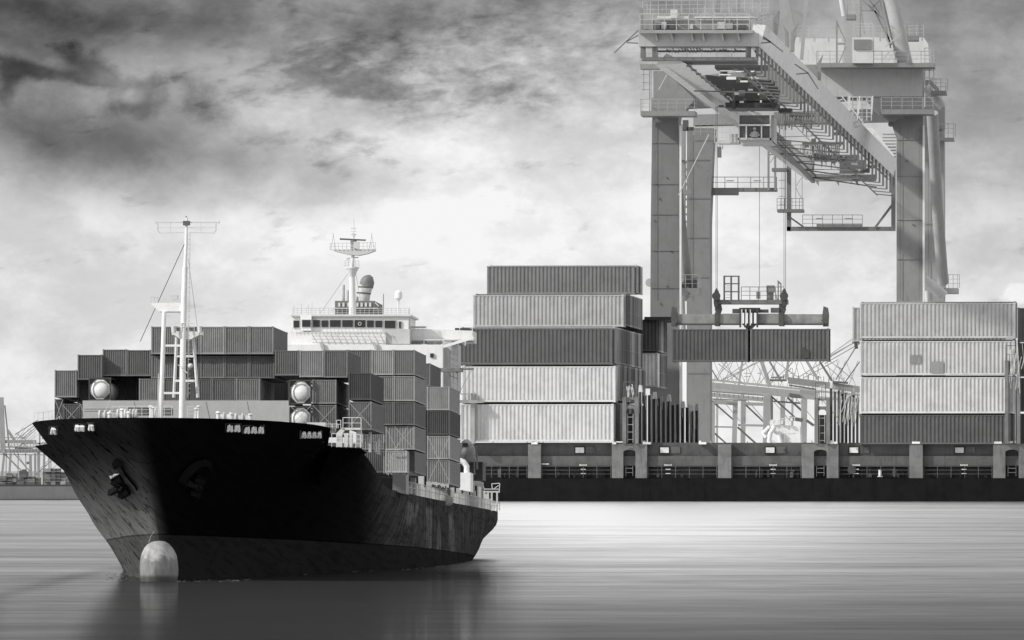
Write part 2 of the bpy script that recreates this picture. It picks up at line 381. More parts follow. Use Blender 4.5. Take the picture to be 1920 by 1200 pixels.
# ------------------------------------------------------------------ container template (length runs along +Y, blind end at y=0)
CW, CH = 2.44, 2.6
def corr(p0, du, length, dn, z0, z1, n, depth):
    """corrugated sheet from p0 along du, outward normal dn"""
    p0, du, dn = Vector(p0), Vector(du), Vector(dn); prof = []
    step = length/n
    for i in range(n):
        b = i*step
        prof += [(b, 0), (b+.30*step, 0), (b+.48*step, -depth), (b+.80*step, -depth)]
    prof.append((length, 0))
    vs = []; fs = []
    for a, h in prof:
        q = p0+du*a+dn*h
        vs += [(q.x, q.y, z0), (q.x, q.y, z1)]
    for i in range(len(prof)-1): fs.append((2*i, 2*i+2, 2*i+3, 2*i+1))
    return vs, fs
def container_meshes(L, nside, nend):
    res = {}
    f = MB(); t = .13; h = CW/2
    for x in (-h, h-t):
        for y in (0, L-t): f.box((x, y, 0), (x+t, y+t, CH))
    for y in (0, L-.10):
        f.box((-h+t, y+.02, 0), (h-t, y+.08, .15)); f.box((-h+t, y+.02, CH-.10), (h-t, y+.08, CH-.02))
    for x in (-h+.02, h-.08):
        f.box((x, t, 0.02), (x+.06, L-t, .16)); f.box((x, t, CH-.09), (x+.06, L-t, CH-.02))
    f.box((-h+t, t, .10), (h-t, L-t, .15))
    res['frame'] = f
    c = f
    for x in (-h-.012, h-.17):
        for y in (-.012, L-.17):
            for z in (-.012, CH-.11): c.box((x, y, z), (x+.182, y+.182, z+.122))
    e_ = MB(); e_.add(*corr((-h+t, .045, 0), (1, 0, 0), CW-2*t, (0, -1, 0), .15, CH-.10, nend, .05)); res['end_panel'] = e_
    s1 = MB(); s1.add(*corr((h-.03, t, 0), (0, 1, 0), L-2*t, (1, 0, 0), .16, CH-.09, nside, .045)); res['side_panel'] = s1
    s2 = MB(); s2.add(*corr((-h+.03, L-t, 0), (0, -1, 0), L-2*t, (-1, 0, 0), .16, CH-.09, nside, .045)); res['side_panel_b'] = s2
    rf = MB(); rf.box((-h+.05, .05, CH-.05), (h-.05, L-.05, CH-.03)); res['roof'] = rf
    d = MB(); d.box((-h+t, L-.10, .15), (-.02, L-.04, CH-.10)); d.box((.02, L-.10, .15), (h-t, L-.04, CH-.10)); res['door'] = d
    k = d
    for x in (-.85, -.32, .32, .85): k.bar((x, L-.01, .12), (x, L-.01, CH-.1), .06)
    for x in (-.6, .6): k.bar((x-.25, L, 1.1), (x+.25, L, 1.1), .05)
    out = {}
    for n_, mb in res.items():
        me = bpy.data.meshes.new(n_.replace('_b', '')); me.from_pydata(mb.v, [], mb.f); me.materials.append(PC); me.update(); out[n_] = me
    return out
TM = {12.2: container_meshes(12.2, 38, 10), 6.06: container_meshes(6.06, 19, 10), 9.0: container_meshes(9.0, 28, 10)}
def container(fr, corner, w_, h_, L, tone, label, group, side=False, doors=True):
    """corner: local centre-bottom of the front end (or of the near long side when side=True)"""
    me = TM[L]
    if side:   # length along local +x, near face at corner.y
        M = fr.M @ Matrix.Translation(corner) @ Matrix.Rotation(R(-90), 4, 'Z') @ Matrix.Translation((-CW/2, 0, 0))
        M = M @ Matrix.Diagonal((1, w_/L, h_/CH, 1))
    else:
        M = fr.M @ Matrix.Translation(corner) @ Matrix.Diagonal((w_/CW, 1, h_/CH, 1))
    root = empty('shipping_container', M); tag(root, label, 'container', group)
    for n_, mesh in me.items():
        if n_ in ('lock_rod',) and not doors: continue
        o = bpy.data.objects.new(n_.replace('_b', ''), mesh); C.objects.link(o); o.parent = root
        c = tone
        if n_ == 'frame': c = min(.6, tone*1.3)
        if n_ == 'corner_casting': c = tone*.6
        if n_ == 'lock_rod': c = min(.8, tone*1.7)
        if n_ == 'door': c = tone*1.2
        o.color = (c, c, c, 1)
    return root

# ================================================================== NEAR SHIP
NS = Frame(((258-960)*690/F, 690, .56), 4.9, 1.77)
P = NS.P
# ---- hull
ZL = [15.3, 13, 10, 7, 4, 1, -3, -9]
STEM = [0, 2.6, 6.4, 10.6, 14.6, 17.8, 19.5, 20]
ST = {36: [14.1, 12.8, 10.2, 8.2, 6.4, 5.1, 4.2, 2.5],
 50: [16.0, 15.2, 13.3, 11.5, 9.5, 7.9, 6.5, 4], 65: [16.2, 16.2, 15.4, 13.6, 11.6, 10.0, 9, 6],
 80: [16.3, 16.3, 16.2, 15.4, 13.4, 11.8, 11, 9], 110: [16.3, 16.3, 16.3, 16.3, 16.1, 15.4, 15, 13],
 150: [16.3]*4+[16.3, 16.1, 15.6, 14], 178: [16.3, 16.3, 16.3, 15.9, 14.2, 11.5, 8, 5], 195: [16.3, 16.3, 16.3, 13.6, 9.5, 6, 3, 1]}
POWT = [.42, .50, .60, .72, .84, .92, .95, 1.0]
UK = sorted(ST)
def cr(xs, ys, x):
    """monotone-ish cubic interpolation"""
    if x <= xs[0]: return ys[0]
    if x >= xs[-1]: return ys[-1]
    i = max(j for j in range(len(xs)-1) if xs[j] <= x)
    x0, x1, y0, y1 = xs[i], xs[i+1], ys[i], ys[i+1]
    def sl_(j):
        if j <= 0 or j >= len(xs)-1: 
            a = 0 if j <= 0 else len(xs)-2
            return (ys[a+1]-ys[a])/(xs[a+1]-xs[a])
        d0 = (ys[j]-ys[j-1])/(xs[j]-xs[j-1]); d1 = (ys[j+1]-ys[j])/(xs[j+1]-xs[j])
        return 0 if d0*d1 <= 0 else 2*d0*d1/(d0+d1)
    t = (x-x0)/(x1-x0); h = x1-x0
    return (2*t**3-3*t**2+1)*y0+(t**3-2*t*t+t)*h*sl_(i)+(-2*t**3+3*t*t)*y1+(t**3-t*t)*h*sl_(i+1)
zr = ZL[::-1]
def bz(u_, z): return cr(zr, [cr(UK, [ST[k_][i] for k_ in UK], u_) for i in range(8)][::-1], z)
def stem(z): return cr(zr, STEM[::-1], z)
def zd(u_): return cr([0, 36, 36.01, 45, 52, 58, 65, 72, 195], [14.75, 15.05, 13.5, 13.35, 13.1, 12.2, 11.0, 10.15, 11.0], u_)
def hull_pt(u_, z, side):
    """u_ <= 36: bow part, parameterised between stem and station 36"""
    if u_ >= 36: return Vector((side*bz(u_, z), u_, z))
    tau = u_/36.0; s0 = stem(z)
    pw = cr(zr, POWT[::-1], z)
    b = bz(36, z)*(1-(1-tau)**(1/pw))**pw if tau > 0 else 0.0
    return Vector((side*b, s0+(36-s0)*tau, z))
def hull_part(us, nz, name, topz, parent):
    mb = MB()
    for side in (-1, 1):
        vs = []; fs = []
        for u_ in us:
            zt = topz(u_)
            for j in range(nz+1):
                z = zt+(-9-zt)*(j/nz)**1.1
                vs.append(hull_pt(u_, z, side))
        k_ = nz+1
        for i in range(len(us)-1):
            for j in range(nz):
                q = (i*k_+j, i*k_+j+1, (i+1)*k_+j+1, (i+1)*k_+j)
                fs.append(q if side < 0 else q[::-1])
        mb.add(vs, fs, True)
    return mb
ship = empty('container_ship', NS.M)
tag(ship, 'large black hulled container ship heading left towards the viewer with bulbous bow above water', 'container ship')
us1 = [36*(i/26.0)**1.6 for i in range(27)]
us2 = [36.0+1e-3, 38, 40, 43, 46, 49, 52, 55, 58, 61, 65, 69, 73, 78, 84, 92, 100, 110, 120, 132, 145, 158, 168, 178, 186, 195]
mb = hull_part(us1, 30, 'hull', zd, ship)
m2 = hull_part(us2, 30, 'hull', zd, ship)
n0 = len(mb.v); mb.v += m2.v; mb.f += [tuple(i+n0 for i in q) for q in m2.f]; mb.sm += m2.sm
tr = [hull_pt(195, 11-(20)*(j/12), -1) for j in range(13)]; trr = [Vector((-q.x, q.y, q.z)) for q in tr]
for j in range(12): mb.add([tr[j], trr[j], trr[j+1], tr[j+1]], [(0, 1, 2, 3)])
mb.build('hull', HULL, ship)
# inner bulwark + decks
mb = MB()
top = [hull_pt(u_, 13.6, 1) for u_ in us1[1:]]
for i in range(len(top)-1):
    a, b = top[i], top[i+1]
    mb.add([(-a.x, a.y, a.z), (a.x, a.y, a.z), (b.x, b.y, b.z), (-b.x, b.y, b.z)], [(0, 1, 2, 3)])
mb.add([(-12.9, 36, 13.6), (12.9, 36, 13.6), (9.4, 36, 9.8), (-9.4, 36, 9.8)], [(0, 1, 2, 3)])
for i in range(len(us2)-1):
    a, b = us2[i], us2[i+1]
    za, zb = min(zd(a), 10.1+(a-72)*.0069)-.9, min(zd(b), 10.1+(b-72)*.0069)-.9
    wa, wb = bz(a, za)-.05, bz(b, zb)-.05
    mb.add([(-wa, a, za), (wa, a, za), (wb, b, zb), (-wb, b, zb)], [(0, 1, 2, 3)])
mb.build('deck', PN, ship, .10)
# sponsons (wing brackets)
for sd, pts in ((-1, [(97, 831, 37), (65, 836, 43), (152, 898, 35)]), (1, [(622, 838, 37), (677, 840, 43), (598, 896, 35)])):
    mb = MB(NS); q = [P(*p_) for p_ in pts]
    back = [Vector((q[0].x*.9, 52, q[0].z-.2)), hull_pt(54, q[1].z-.1, sd)+Vector((-sd*.1, 0, 0)), hull_pt(46, q[2].z-.5, sd)+Vector((-sd*.5, 0, 0))]
    mb.add(q+back, [(0, 1, 2), (0, 2, 1), (0, 1, 4, 3), (1, 2, 5), (1, 5, 4), (2, 0, 3, 5)])
    mb.build('sponson', HULL, ship)
# bulbous bow
BC = P(298, 1062, 14)
mb = MB(NS)
prof = [(8.6, .05), (8.75, .62), (9.2, 1.10), (10, 1.40), (11.2, 1.56), (12.5, 1.60), (14.5, 1.45), (17, 1.15), (20, .8)]
vs = []; fs = []; n_ = 24
for (yy, rr) in prof:
    cx0 = P(297, 1062, 12).x+(yy-9)*-.02*0
    for j in range(n_):
        a = 2*math.pi*j/n_; s_ = math.sin(a)
        c9 = math.cos(a); s_ = math.copysign(abs(s_)**.86, s_); c9 = math.copysign(abs(c9)**.86, c9)
        vs.append((cx0+rr*1.07*c9, yy, 1.0+(2.65 if s_ > 0 else 3.0)*rr/1.62*s_-(.25*max(0, 10-yy))))
for i in range(len(prof)-1):
    for j in range(n_): fs.append((i*n_+j, i*n_+(j+1) % n_, (i+1)*n_+(j+1) % n_, (i+1)*n_+j))
mb.add(vs, fs, True); mb.add(vs[:n_], [tuple(range(n_))[::-1]])
mb.build('bulb', BULB, ship, .34)
mb = MB(NS); mb.tube([P(279, 1017, 12), P(283, 1005, 13), P(290, 996, 14.5), P(298, 995, 16)], .035, 6); mb.build('cable', PN, ship, .35)

def on_hull(px, py, side, off=0.0, lo=1.0, hi_=200.0):
    """hull surface point seen at the pixel: search station"""
    best = None
    u_ = lo
    prev = None
    while u_ < hi_:
        # point on hull with param u_: match z through iteration
        z = 8.0
        for _ in range(6):
            q = hull_pt(u_, z, side); t = P(px, py, q.y); z = t.z
        d = q.x-t.x
        if prev is not None and prev[0]*d <= 0:
            return Vector(t)
        prev = (d, u_); u_ += .25
    return P(px, py, 30)
def hull_frame(px, py, side, lo=1, hi_=36):
    c = on_hull(px, py, side, lo=lo, hi_=hi_); a = on_hull(px+3, py, side, lo=lo, hi_=hi_); b = on_hull(px, py-3, side, lo=lo, hi_=hi_)
    tx = (a-c).normalized(); up = (b-c); up = (up-up.dot(tx)*tx).normalized(); nr = tx.cross(up)
    if nr.y > 0: nr = -nr
    return c, tx, up, nr, (a-c).length/3, (b-c).length/3
# fairlead openings in the bulwark
def fairlead(x0, y0, x1, y1, side, n, skew=0):
    c, tx, up, nr, kx, ky = hull_frame((x0+x1)/2, (y0+y1)/2, side)
    def q(px, py, o): return on_hull(px, py-skew*(px-(x0+x1)/2)*0, side, lo=.5, hi_=36)+Vector((side*.12*o, -o, 0))
    mb = MB()
    r_ = [(x0-2, y0-2), (x1+2, y0-2), (x1+2, y1+2), (x0-2, y1+2)]; i_ = [(x0, y0), (x1, y0), (x1, y1), (x0, y1)]
    vs = [q(a, b, .22) for a, b in r_]+[q(a, b, .22) for a, b in i_]+[q(a, b, -.02) for a, b in r_]+[q(a, b, .0) for a, b in i_]
    fs = []
    for j in range(4):
        k_ = (j+1) % 4; fs += [(j, k_, 4+k_, 4+j), (j, 8+j, 8+k_, k_), (4+j, 4+k_, 12+k_, 12+j)]
    mb.add(vs, fs); o = mb.build('fairlead', PN, ship, .005)
    mi = MB(); mi.add([q(a, b, .03) for a, b in i_], [(0, 1, 2, 3)]); mi.build('recess', PN, o, .2)  # inner panel painted pale in place of the lit interior
    mr = MB(); w_ = (x1-x0)/n
    for i in range(n):
        a = x0+w_*(i+.5)
        mr.tube([q(a-w_*.22, y1-1.5, .16), q(a-w_*.10, y0+2.0, .16)], .15, 8); mr.tube([q(a+w_*.26, y1-1.2, .16), q(a+w_*.18, y0+2.4, .16)], .16, 8)
        mr.prism([q(a-w_*.45, y1-1, .16), q(a+w_*.45, y1-1, .16), q(a+w_*.3, y1-4, .16), q(a-w_*.3, y1-4, .16)], Vector((0, -.08, 0)))
    mr.build('roller', PW_, o, .95)
fairlead(94, 801, 108, 814, -1, 1, .15); fairlead(141, 796, 160, 808, -1, 2, .12); fairlead(165, 794, 178, 807, -1, 1, .1)
fairlead(424, 796, 451, 809, 1, 2, -.08); fairlead(456, 799, 495, 812, 1, 3, -.1); fairlead(564, 809, 602, 821, 1, 4, -.08)
c, tx, up, nr, kx, ky = hull_frame(292, 792, 1, lo=.3)
mb = MB(); mb.tube([c+nr*.0+tx*math.cos(a)*.36+up*math.sin(a)*.22+nr*.12 for a in [i*math.pi/8 for i in range(17)]], .09, 8, False); mb.build('bow_chock', PN, ship, .10)
# anchor bolsters and anchors
def anchor(side, crown, tipx, pts, arc, w_px):
    c, tx, up, nr, kx, ky = hull_frame(*crown, side)
    nr = Vector((side*.1, -1, -.1))
    def q(px, py, o): return on_hull(px, py, side, lo=1, hi_=36)+nr*o
    mb = MB(); n = len(arc)
    inner = arc; 
    vs = []
    for (ox, oy, ix, iy) in arc: vs += [q(ox, oy, -.3), q(ox, oy, .75), q(ix, iy, .85), q(ix, iy, -.3)]
    fs = []
    for i in range(n-1):
        for j in range(4): fs.append((i*4+j, i*4+(j+1) % 4, (i+1)*4+(j+1) % 4, (i+1)*4+j))
    fs += [(3, 2, 1, 0), (4*n-4, 4*n-3, 4*n-2, 4*n-1)]
    mb.add(vs, fs); bol = mb.build('anchor_pocket', PD, ship, .010)
    # anchor: shank, crown block, two flukes
    an = empty('anchor'); an.parent = ship
    (ax, ay), (bx, by) = pts
    d = Vector((bx-ax, by-ay)); L_ = d.length; d /= L_; nn = Vector((-d.y, d.x))
    def r(t, s_, o): return q(ax+d.x*t*L_+nn.x*s_*w_px, ay+d.y*t*L_+nn.y*s_*w_px, o)
    mb = MB(); mb.prism([r(.0, -.5, .5), r(1.0, -.5, .5), r(1.0, .5, .5), r(.0, .5, .5)], nr*.45); mb.build('crown', PD, an, .008)
    for t in (.12, .74):
        mf = MB(); mf.prism([r(t, -.5, .96), r(t+.22, -.5, .96), r(t+.20, .5, .96), r(t+.03, .62, .96)], nr*.35); mf.build('fluke', PD, an, .012)
    mb = MB(); mb.bar(r(.5, .2, 1.0), r(.5, 1.3, .4), .4, .5); mb.tube([r(.38, .1, 1.05), r(.5, -.35, 1.1), r(.62, .1, 1.05)], .16, 8); mb.build('shank', PD, an, .015)
    mt_ = MB(); mt_.add([r(-.02, -.55, .7), r(-.13, .05, .7), r(-.06, .25, .7), r(-.16, .45, .7), r(0, .5, .7)], [(0, 1, 2, 3, 4)]) if side < 0 else None
    if side < 0: mt_.prism([r(-.02, -.5, .6), r(-.13, -.05, .6), r(-.06, .15, .6), r(-.14, .35, .6), r(.02, .5, .6)], nr*.12); mt_.build('fluke_tip', PN, an, .8)
anchor(-1, (235, 895), 0, ((219, 893), (240, 931)), [(213, 868, 217, 880), (219, 860, 224, 872), (232, 866, 232, 880), (246, 880, 240, 893), (255, 893, 247, 902), (268, 910, 256, 912), (272, 917, 259, 919)], 19)
anchor(1, (368, 900), 0, ((380, 892), (366, 932)), [(334, 901, 347, 908), (342, 887, 356, 894), (354, 873, 366, 884), (370, 863, 378, 875), (385, 860, 388, 873), (397, 866, 394, 880), (399, 876, 395, 885)], 18)

# ---- breakwater
mb = MB(NS); mb.poly([(155, 751), (541, 751), (541, 790), (155, 790)], 40, .25)
bk = mb.build('breakwater', PW_, ship, .42)
mb = MB(NS)
for x in (250, 385, 462): mb.pb(x, 752, x+8, 790, 39.95, .6)
for y_ in (766, 770): mb.pb(157, y_, 250, y_, 39.95, .6)
mb.build('stiffener', PW_, bk, .40)
# ---- foremast
mb = MB(NS); U = 12
mb.tube([P(341, 785, U), P(345, 560, U), P(347, 500, U)], [.30, .27, .24], 14)
mb.tube([P(347, 502, U), P(349, 455, U), P(350, 408, U)], [.17, .15, .10], 12)
fm = mb.build('foremast', PW_, ship, .8)
mb = MB(NS); mb.tube([P(301, 785, U), P(304, 700, U), P(308, 584, U)], .21, 12); mb.build('mast_leg', PW_, fm, .8)
for a, b in (((326, 745), (332, 625)), ((371, 745), (362, 625))):
    mb = MB(NS); mb.tube([P(*a, U+3), P(*b, U+1.5)], .15, 10); mb.build('mast_leg', PW_, fm, .78)
mb = MB(NS)
for y_ in (648, 737): mb.pb(305, y_, 343, y_, U, 4)
for y_ in (668, 714): mb.pb(328, y_, 366, y_, U+2, 4)
mb.build('cross_brace', PW_, fm, .78)
mb = MB(NS); mb.prism([P(281, 568, U), P(345, 568, U), P(345, 584, U), P(298, 584, U)], (0, 2.0, 0)); mb.build('radar_platform', PW_, fm, .8)
mb = MB(NS); mb.rail(283, 568, 296, 568, U, 11, 2, .9, 2); mb.pb(283, 556, 297, 559, U, 2); mb.slab(318, 553, 333, 562, U+.5, .6); mb.pb(322, 562, 322, 568, U+.5, 2); mb.build('platform_fitting', PW_, fm, .55)
mb = MB(NS); mb.slab(322, 621, 378, 628, U, 1.6); mb.poly([(327, 628), (373, 628), (358, 636), (338, 636)], U, 1.4); pl = mb.build('lookout_platform', PW_, fm, .75)
mb = MB(NS); mb.rail(329, 621, 364, 621, U-.3, 15, 3, 1, 2)
for x in (325, 374): mb.tube([P(x, 612, U-.5), P(x+1, 624, U-.5)], .22, 8)
mb.build('floodlight', PW_, pl, .6)
mb = MB(NS); mb.pb(292, 417, 411, 417, U, 2.0); mb.pb(292, 414, 292, 420, U, 1.3); mb.pb(411, 413, 411, 420, U, 1.3)
for x in (296, 405): mb.pb(x, 418, x, 432, U, 2.0); mb.pb(x, 432, x+(4 if x < 350 else -4), 437, U, 1.6)
mb.pb(300, 437, 344, 436, U, 1.2); mb.pb(354, 436, 401, 437, U, 1.2)
for x in (320, 377): mb.pb(x, 417, x, 437, U, .8)
mb.pb(298, 427, 403, 427, U, .7); mb.build('yardarm', PW_, fm, .55)
mb = MB(NS); mb.slab(343, 414, 355, 422, U-.3, .6); mb.pb(349, 405, 349, 414, U, 2); mb.build('masthead_lamp', PW_, fm, .12)
mb = MB(NS); mb.pb(346, 457, 263, 640, U, .9, U+8); mb.build('stay_wire', PN, fm, .08)
mb = MB(NS); mb.pb(353, 486, 371, 620, U, .8); mb.build('stay_wire', PN, fm, .3)
mb = MB(NS)
for i in range(34): mb.pb(352, 440+i*9, 357, 440+i*9, U-.3, .7)
mb.pb(356.5, 436, 352, 745, U-.3, .9); mb.build('ladder', PW_, fm, .45)
mb = MB(NS); mb.pb(340, 690, 352, 700, U-.4, 1.6); mb.sphere(P(357, 686, U-.5), .25); mb.pb(333, 684, 345, 690, U-.5, 1.2); mb.build('horn', PW_, fm, .6)
# ---- foredeck gear
def winch(px, py, u_, wd, tone):
    g = empty('windlass'); g.parent = ship
    k_ = NS.ppm(px, py, u_); c0 = P(px, py, u_)
    m_ = MB(); m_.tube([c0+Vector((-wd*k_/2, 0, -.1)), c0+Vector((wd*k_/2, 0, -.1))], .42, 12); m_.build('drum', PN, g, tone)
    m_ = MB()
    for t in (-.5, 0, .5): m_.tube([c0+Vector((wd*k_*t-.07, 0, -.1)), c0+Vector((wd*k_*t+.07, 0, -.1))], .62, 14)
    m_.bar(c0+Vector((-wd*k_/2, 0, -.9)), c0+Vector((wd*k_/2, 0, -.9)), .9, .3); m_.build('flange', PN, g, tone*1.2)
winch(197, 779, 20, 20, .55); winch(228, 777, 18, 14, .6); winch(250, 777, 20, 12, .45); winch(420, 783, 20, 24, .6); winch(455, 785, 22, 26, .6)
for (x, y_, h_) in ((205, 783, 10), (229, 781, 14), (286, 783, 20), (283, 783, 22), (367, 785, 20), (372, 785, 24), (409, 785, 13), (435, 786, 11), (470, 788, 12), (241, 782, 10)):
    mb = MB(NS); mb.tube([P(x, y_+4, 16), P(x, y_-h_, 16)], .16, 8); mb.tube([P(x, y_-h_-1, 16), P(x, y_-h_+2.5, 16)], [.16, .27], 10); mb.build('vent_post', PW_, ship, .75)
mb = MB(NS); mb.rail(210, 782, 322, 781, 14, 20, 8, .8, 3); mb.rail(352, 782, 378, 782, 14, 20, 2, .8, 3); mb.build('guard_rail', PW_, ship, .7)
mb = MB(NS); mb.slab(240, 764, 276, 778, 30, 1.5); mb.slab(300, 765, 321, 778, 30, 1.5); mb.build('stores_box', PN, ship, .13)
mb = MB(NS); mb.poly([(281, 783), (286, 763), (293, 763), (289, 783)], 17, .6); mb.build('roller_stand', PW_, ship, .8)
mb = MB(NS); mb.tube([P(298, 784, 10), P(297, 735, 10), P(297, 700, 10)], [.07, .06, .03], 6); mb.pb(193, 783, 206, 750, 16, .8); mb.build('whip_aerial', PW_, ship, .6)
mb = MB(NS); mb.slab(575, 792, 610, 800, 34, 1.4); mb.slab(577, 793, 609, 801, 34.1, 1.0); mb.build('deck_locker', PW_, ship, .6)
# side platforms at the break of the forecastle
mb = MB(NS)
mb.rail(64, 834, 98, 832, 40, 60, 2, .8, 2); mb.rail(71, 797, 102, 791, 40, 22, 3, .8, 2); mb.rail(102, 800, 112, 790, 38, 10, 1, 1, 1); mb.pb(102, 793, 150, 793, 41, 1)
mb.build('guard_rail', PW_, ship, .6)
mb = MB(NS)
mb.rail(622, 838, 676, 840, 39, 25, 6, 1.0, 3); mb.rail(600, 803, 634, 803, 39, 8, 3, .9, 2); mb.rail(643, 803, 677, 803, 40, 20, 2, 1.1, 2); mb.rail(631, 803, 639, 803, 40, 15, 1, 1, 2)
mb.build('guard_rail', PW_, ship, .75)
mb = MB(NS)
mb.poly([(631, 838), (631, 812), (640, 803), (648, 803), (641, 815), (641, 838)], 40, .8); mb.slab(640, 802, 676, 806, 40, 1.2); mb.slab(668, 806, 677, 838, 41, .8); mb.slab(645, 812, 653, 838, 44, .8); mb.slab(655, 812, 660, 838, 44, .8)
mb.build('deck_house', PW_, ship, .62)
mb = MB(NS); mb.rail(678, 838, 692, 846, 46, 26, 2, .9, 3, 52); mb.rail(692, 846, 720, 856, 52, 26, 4, .9, 3, 62); mb.build('guard_rail', PW_, ship, .45)
for x, y0_, y1_, u_ in ((691, 810, 848, 50), (701, 828, 848, 54), (706, 822, 852, 56)):
    mb = MB(NS); mb.slab(x, y0_, x+4, y1_, u_, .8); mb.build('deck_post', PW_, ship, .5)
# hatch coaming block under the containers
mb = MB(NS); mb.box((-12.5, 50, 9.2), (12.5, 132, 10.6)); mb.box((-9.5, 48.5, 10.7), (9.5, 49.5, 14.2)); mb.build('hatch_coaming', PN, ship, .06)
mb = MB(NS); mb.poly([(736, 886), (761, 890), (761, 926), (736, 921)], 78, 3.0); mb.build('deck_locker', PW_, ship, .2)
# lashing posts along the side deck
k0 = 0
for i in range(26):
    u_ = 82+i*4.35; z_ = zd(u_)-.1; h_ = (2.0, 1.5, 2.9, 1.3)[i % 4]
    if u_ > 193: break
    mb = MB(NS); wd = .35 if i % 2 else .55
    mb.box((15.95-wd, u_, z_-.8), (15.95, u_+wd*1.6, z_+h_)); mb.build('side_post', PW_, ship, .40 if i % 3 else .55)
mb = MB(NS)
for i in range(1, 3): mb.bar((16.15, 80, 10.25+.55*i), (16.15, 194, 11.05+.55*i), .06)
for i in range(56): mb.bar((16.15, 80+i*2.05, 10.2+i*.0138), (16.15, 80+i*2.05, 11.4+i*.0138), .06)
mb.build('side_rail', PN, ship, .45)
mb = MB(NS); mb.slab(827, 917, 844, 931, 132, 1.5); mb.build('winch_housing', PN, ship, .18)
mb = MB(NS); mb.sphere(P(832, 937, 130), .7); mb.sphere(P(840, 939, 131), .6); mb.sphere(P(828, 911, 131), .6); mb.tube([P(824, 908, 130), P(845, 912, 130)], .3, 8); mb.build('winch', PN, ship, .3)
# white vent house, stern frame
mb = MB(NS); mb.poly([(861, 886), (882, 886), (882, 922), (862, 918)], 150, 3.5); vh = mb.build('vent_house', PW_, ship, .8)
mb = MB(NS); mb.tube([P(861, 863, 151), P(869, 866, 151), P(875, 874, 151), P(875, 888, 151)], .32, 10); mb.build('vent_pipe', PW_, vh, .8)
mb = MB(NS); mb.pb(861, 868, 880, 886, 153, 2.5); mb.pb(881, 886, 890, 876, 153, 1.4); mb.slab(861, 866, 905, 900, 158, 4); mb.build('stern_casing', PN, ship, .03)
mb = MB(NS); mb.poly([(881, 897), (906, 904), (906, 914), (881, 908)], 168, .5)
for x in (883, 889, 896, 903): mb.pb(x, 908, x, 950, 168, 2.2)
mb.build('stern_frame', PW_, ship, .42)
mb = MB(NS)
for x in (908, 915, 922, 932): mb.pb(x, 923, x, 958, 185, 3.2)
mb.pb(906, 922, 937, 922, 185, 3); mb.rail(906, 954, 937, 958, 188, 14, 6, .9, 3); mb.build('stern_bulwark_post', PW_, ship, .5)
mb = MB(NS); mb.pb(922, 907, 937, 906, 188, 1.4); mb.pb(937, 906, 936, 921, 188, 1.4); mb.pb(922, 907, 923, 917, 188, 1.4); mb.pb(908, 917, 937, 917, 188, 1.4); mb.pb(924, 918, 935, 910, 188, 1.2); mb.pb(906, 908, 908, 920, 188, .9); mb.build('stern_platform', PW_, ship, .6)
# lifeboat
lb = empty('lifeboat'); lb.parent = ship
mb = MB(NS); cB = P(877, 848, 155); mb.sphere(cB, (.85, 3.2, 1.25), 18, 12); mb.build('boat_hull', PN, lb, .16)
mb = MB(NS); mb.sphere(cB+Vector((-.1, -.4, .7)), (.68, 2.2, .75), 16, 8); mb.build('canopy', PN, lb, .30)
mb = MB(NS); mb.box(cB+Vector((-.32, -3.05, .62)), cB+Vector((.32, -2.3, .95))); mb.build('window', GL, lb)
mb = MB(NS); mb.pb(888, 836, 890, 890, 156, 2.4); mb.pb(863, 836, 890, 834, 156, 1.5); mb.pb(893, 836, 895, 880, 157, 3); mb.build('davit', PN, ship, .2)

# ---- superstructure
US = 150
sup = empty('superstructure'); sup.parent = ship
mb = MB(NS)
mb.poly([(547, 592), (766, 592), (766, 626), (547, 626)], US, 8)
mb.build('wheelhouse', PW_, sup, .74)
mb = MB(NS); mb.slab(545, 589.5, 770, 593, US-.35, 9); mb.build('wheelhouse_roof', PW_, sup, .62)
mb = MB(NS); mb.poly([(563, 591.5), (584, 591.5), (583, 620), (564, 620)], US-.6, .5); mb.build('wheelhouse_bay', PW_, sup, .85)
for (a, b, c_, d) in ((550.5, 601, 561, 614), (566.5, 600, 582, 612.5), (587, 600, 599.5, 613), (602.5, 600.5, 615, 613), (618.5, 600, 638.5, 613), (641.5, 600, 661.5, 613), (664.5, 600, 685, 613.5), (688, 600.5, 700.5, 613.5), (703.5, 601, 716.5, 613.5), (721, 601, 741, 615), (748, 603, 751.5, 615)):
    mb = MB(NS); yy = US-.62 if 566 < a < 567 else US-.08
    mb.slab(a-1.2, b-1.2, c_+1.2, d+1.2, yy-.05, .10); wn_ = mb.build('window', PW_, sup, .55)
    mb = MB(NS); mb.slab(a, b, c_, d, yy-.12, .06); mb.build('pane', GL, wn_)
mb = MB(NS); k_ = P(674.5, 607, US-.35); mb.tube([k_+Vector((math.cos(i*math.pi/8)*.17, 0, math.sin(i*math.pi/8)*.17)) for i in range(17)], .03, 6, False); mb.build('view_screen', PW_, sup, .7)
mb = MB(NS); mb.slab(720, 601.5-10, 768, 617, US+.4, 1); mb.slab(756, 603, 759, 616, US+.1, .3); mb.build('wing_panel', PW_, sup, .55)
mb = MB(NS)
mb.poly([(540, 655), (545, 645), (545, 622), (723, 622), (723, 655)], US-1.4, 12); mb.build('deck_house', PW_, sup, .74)
mb = MB(NS); mb.poly([(716, 617), (768, 617), (768, 645), (716, 645)], US-1.0, 10); mb.build('bridge_side', PW_, sup, .50)
mb = MB(NS)
for i in range(14):
    x = 586+i*11.5; mb.pb(x, 628, x+10, 644, US-2.0, 1.4)
for y_ in (630, 636, 642): mb.pb(585, y_, 722, y_+2, US-2.0, .9)
mb.build('grating_rail', PW_, sup, .38)
mb = MB(NS)
mb.rail(548, 622, 720, 622, US-1.7, 6, 24, .7, 2); mb.build('guard_rail', PW_, sup, .5)
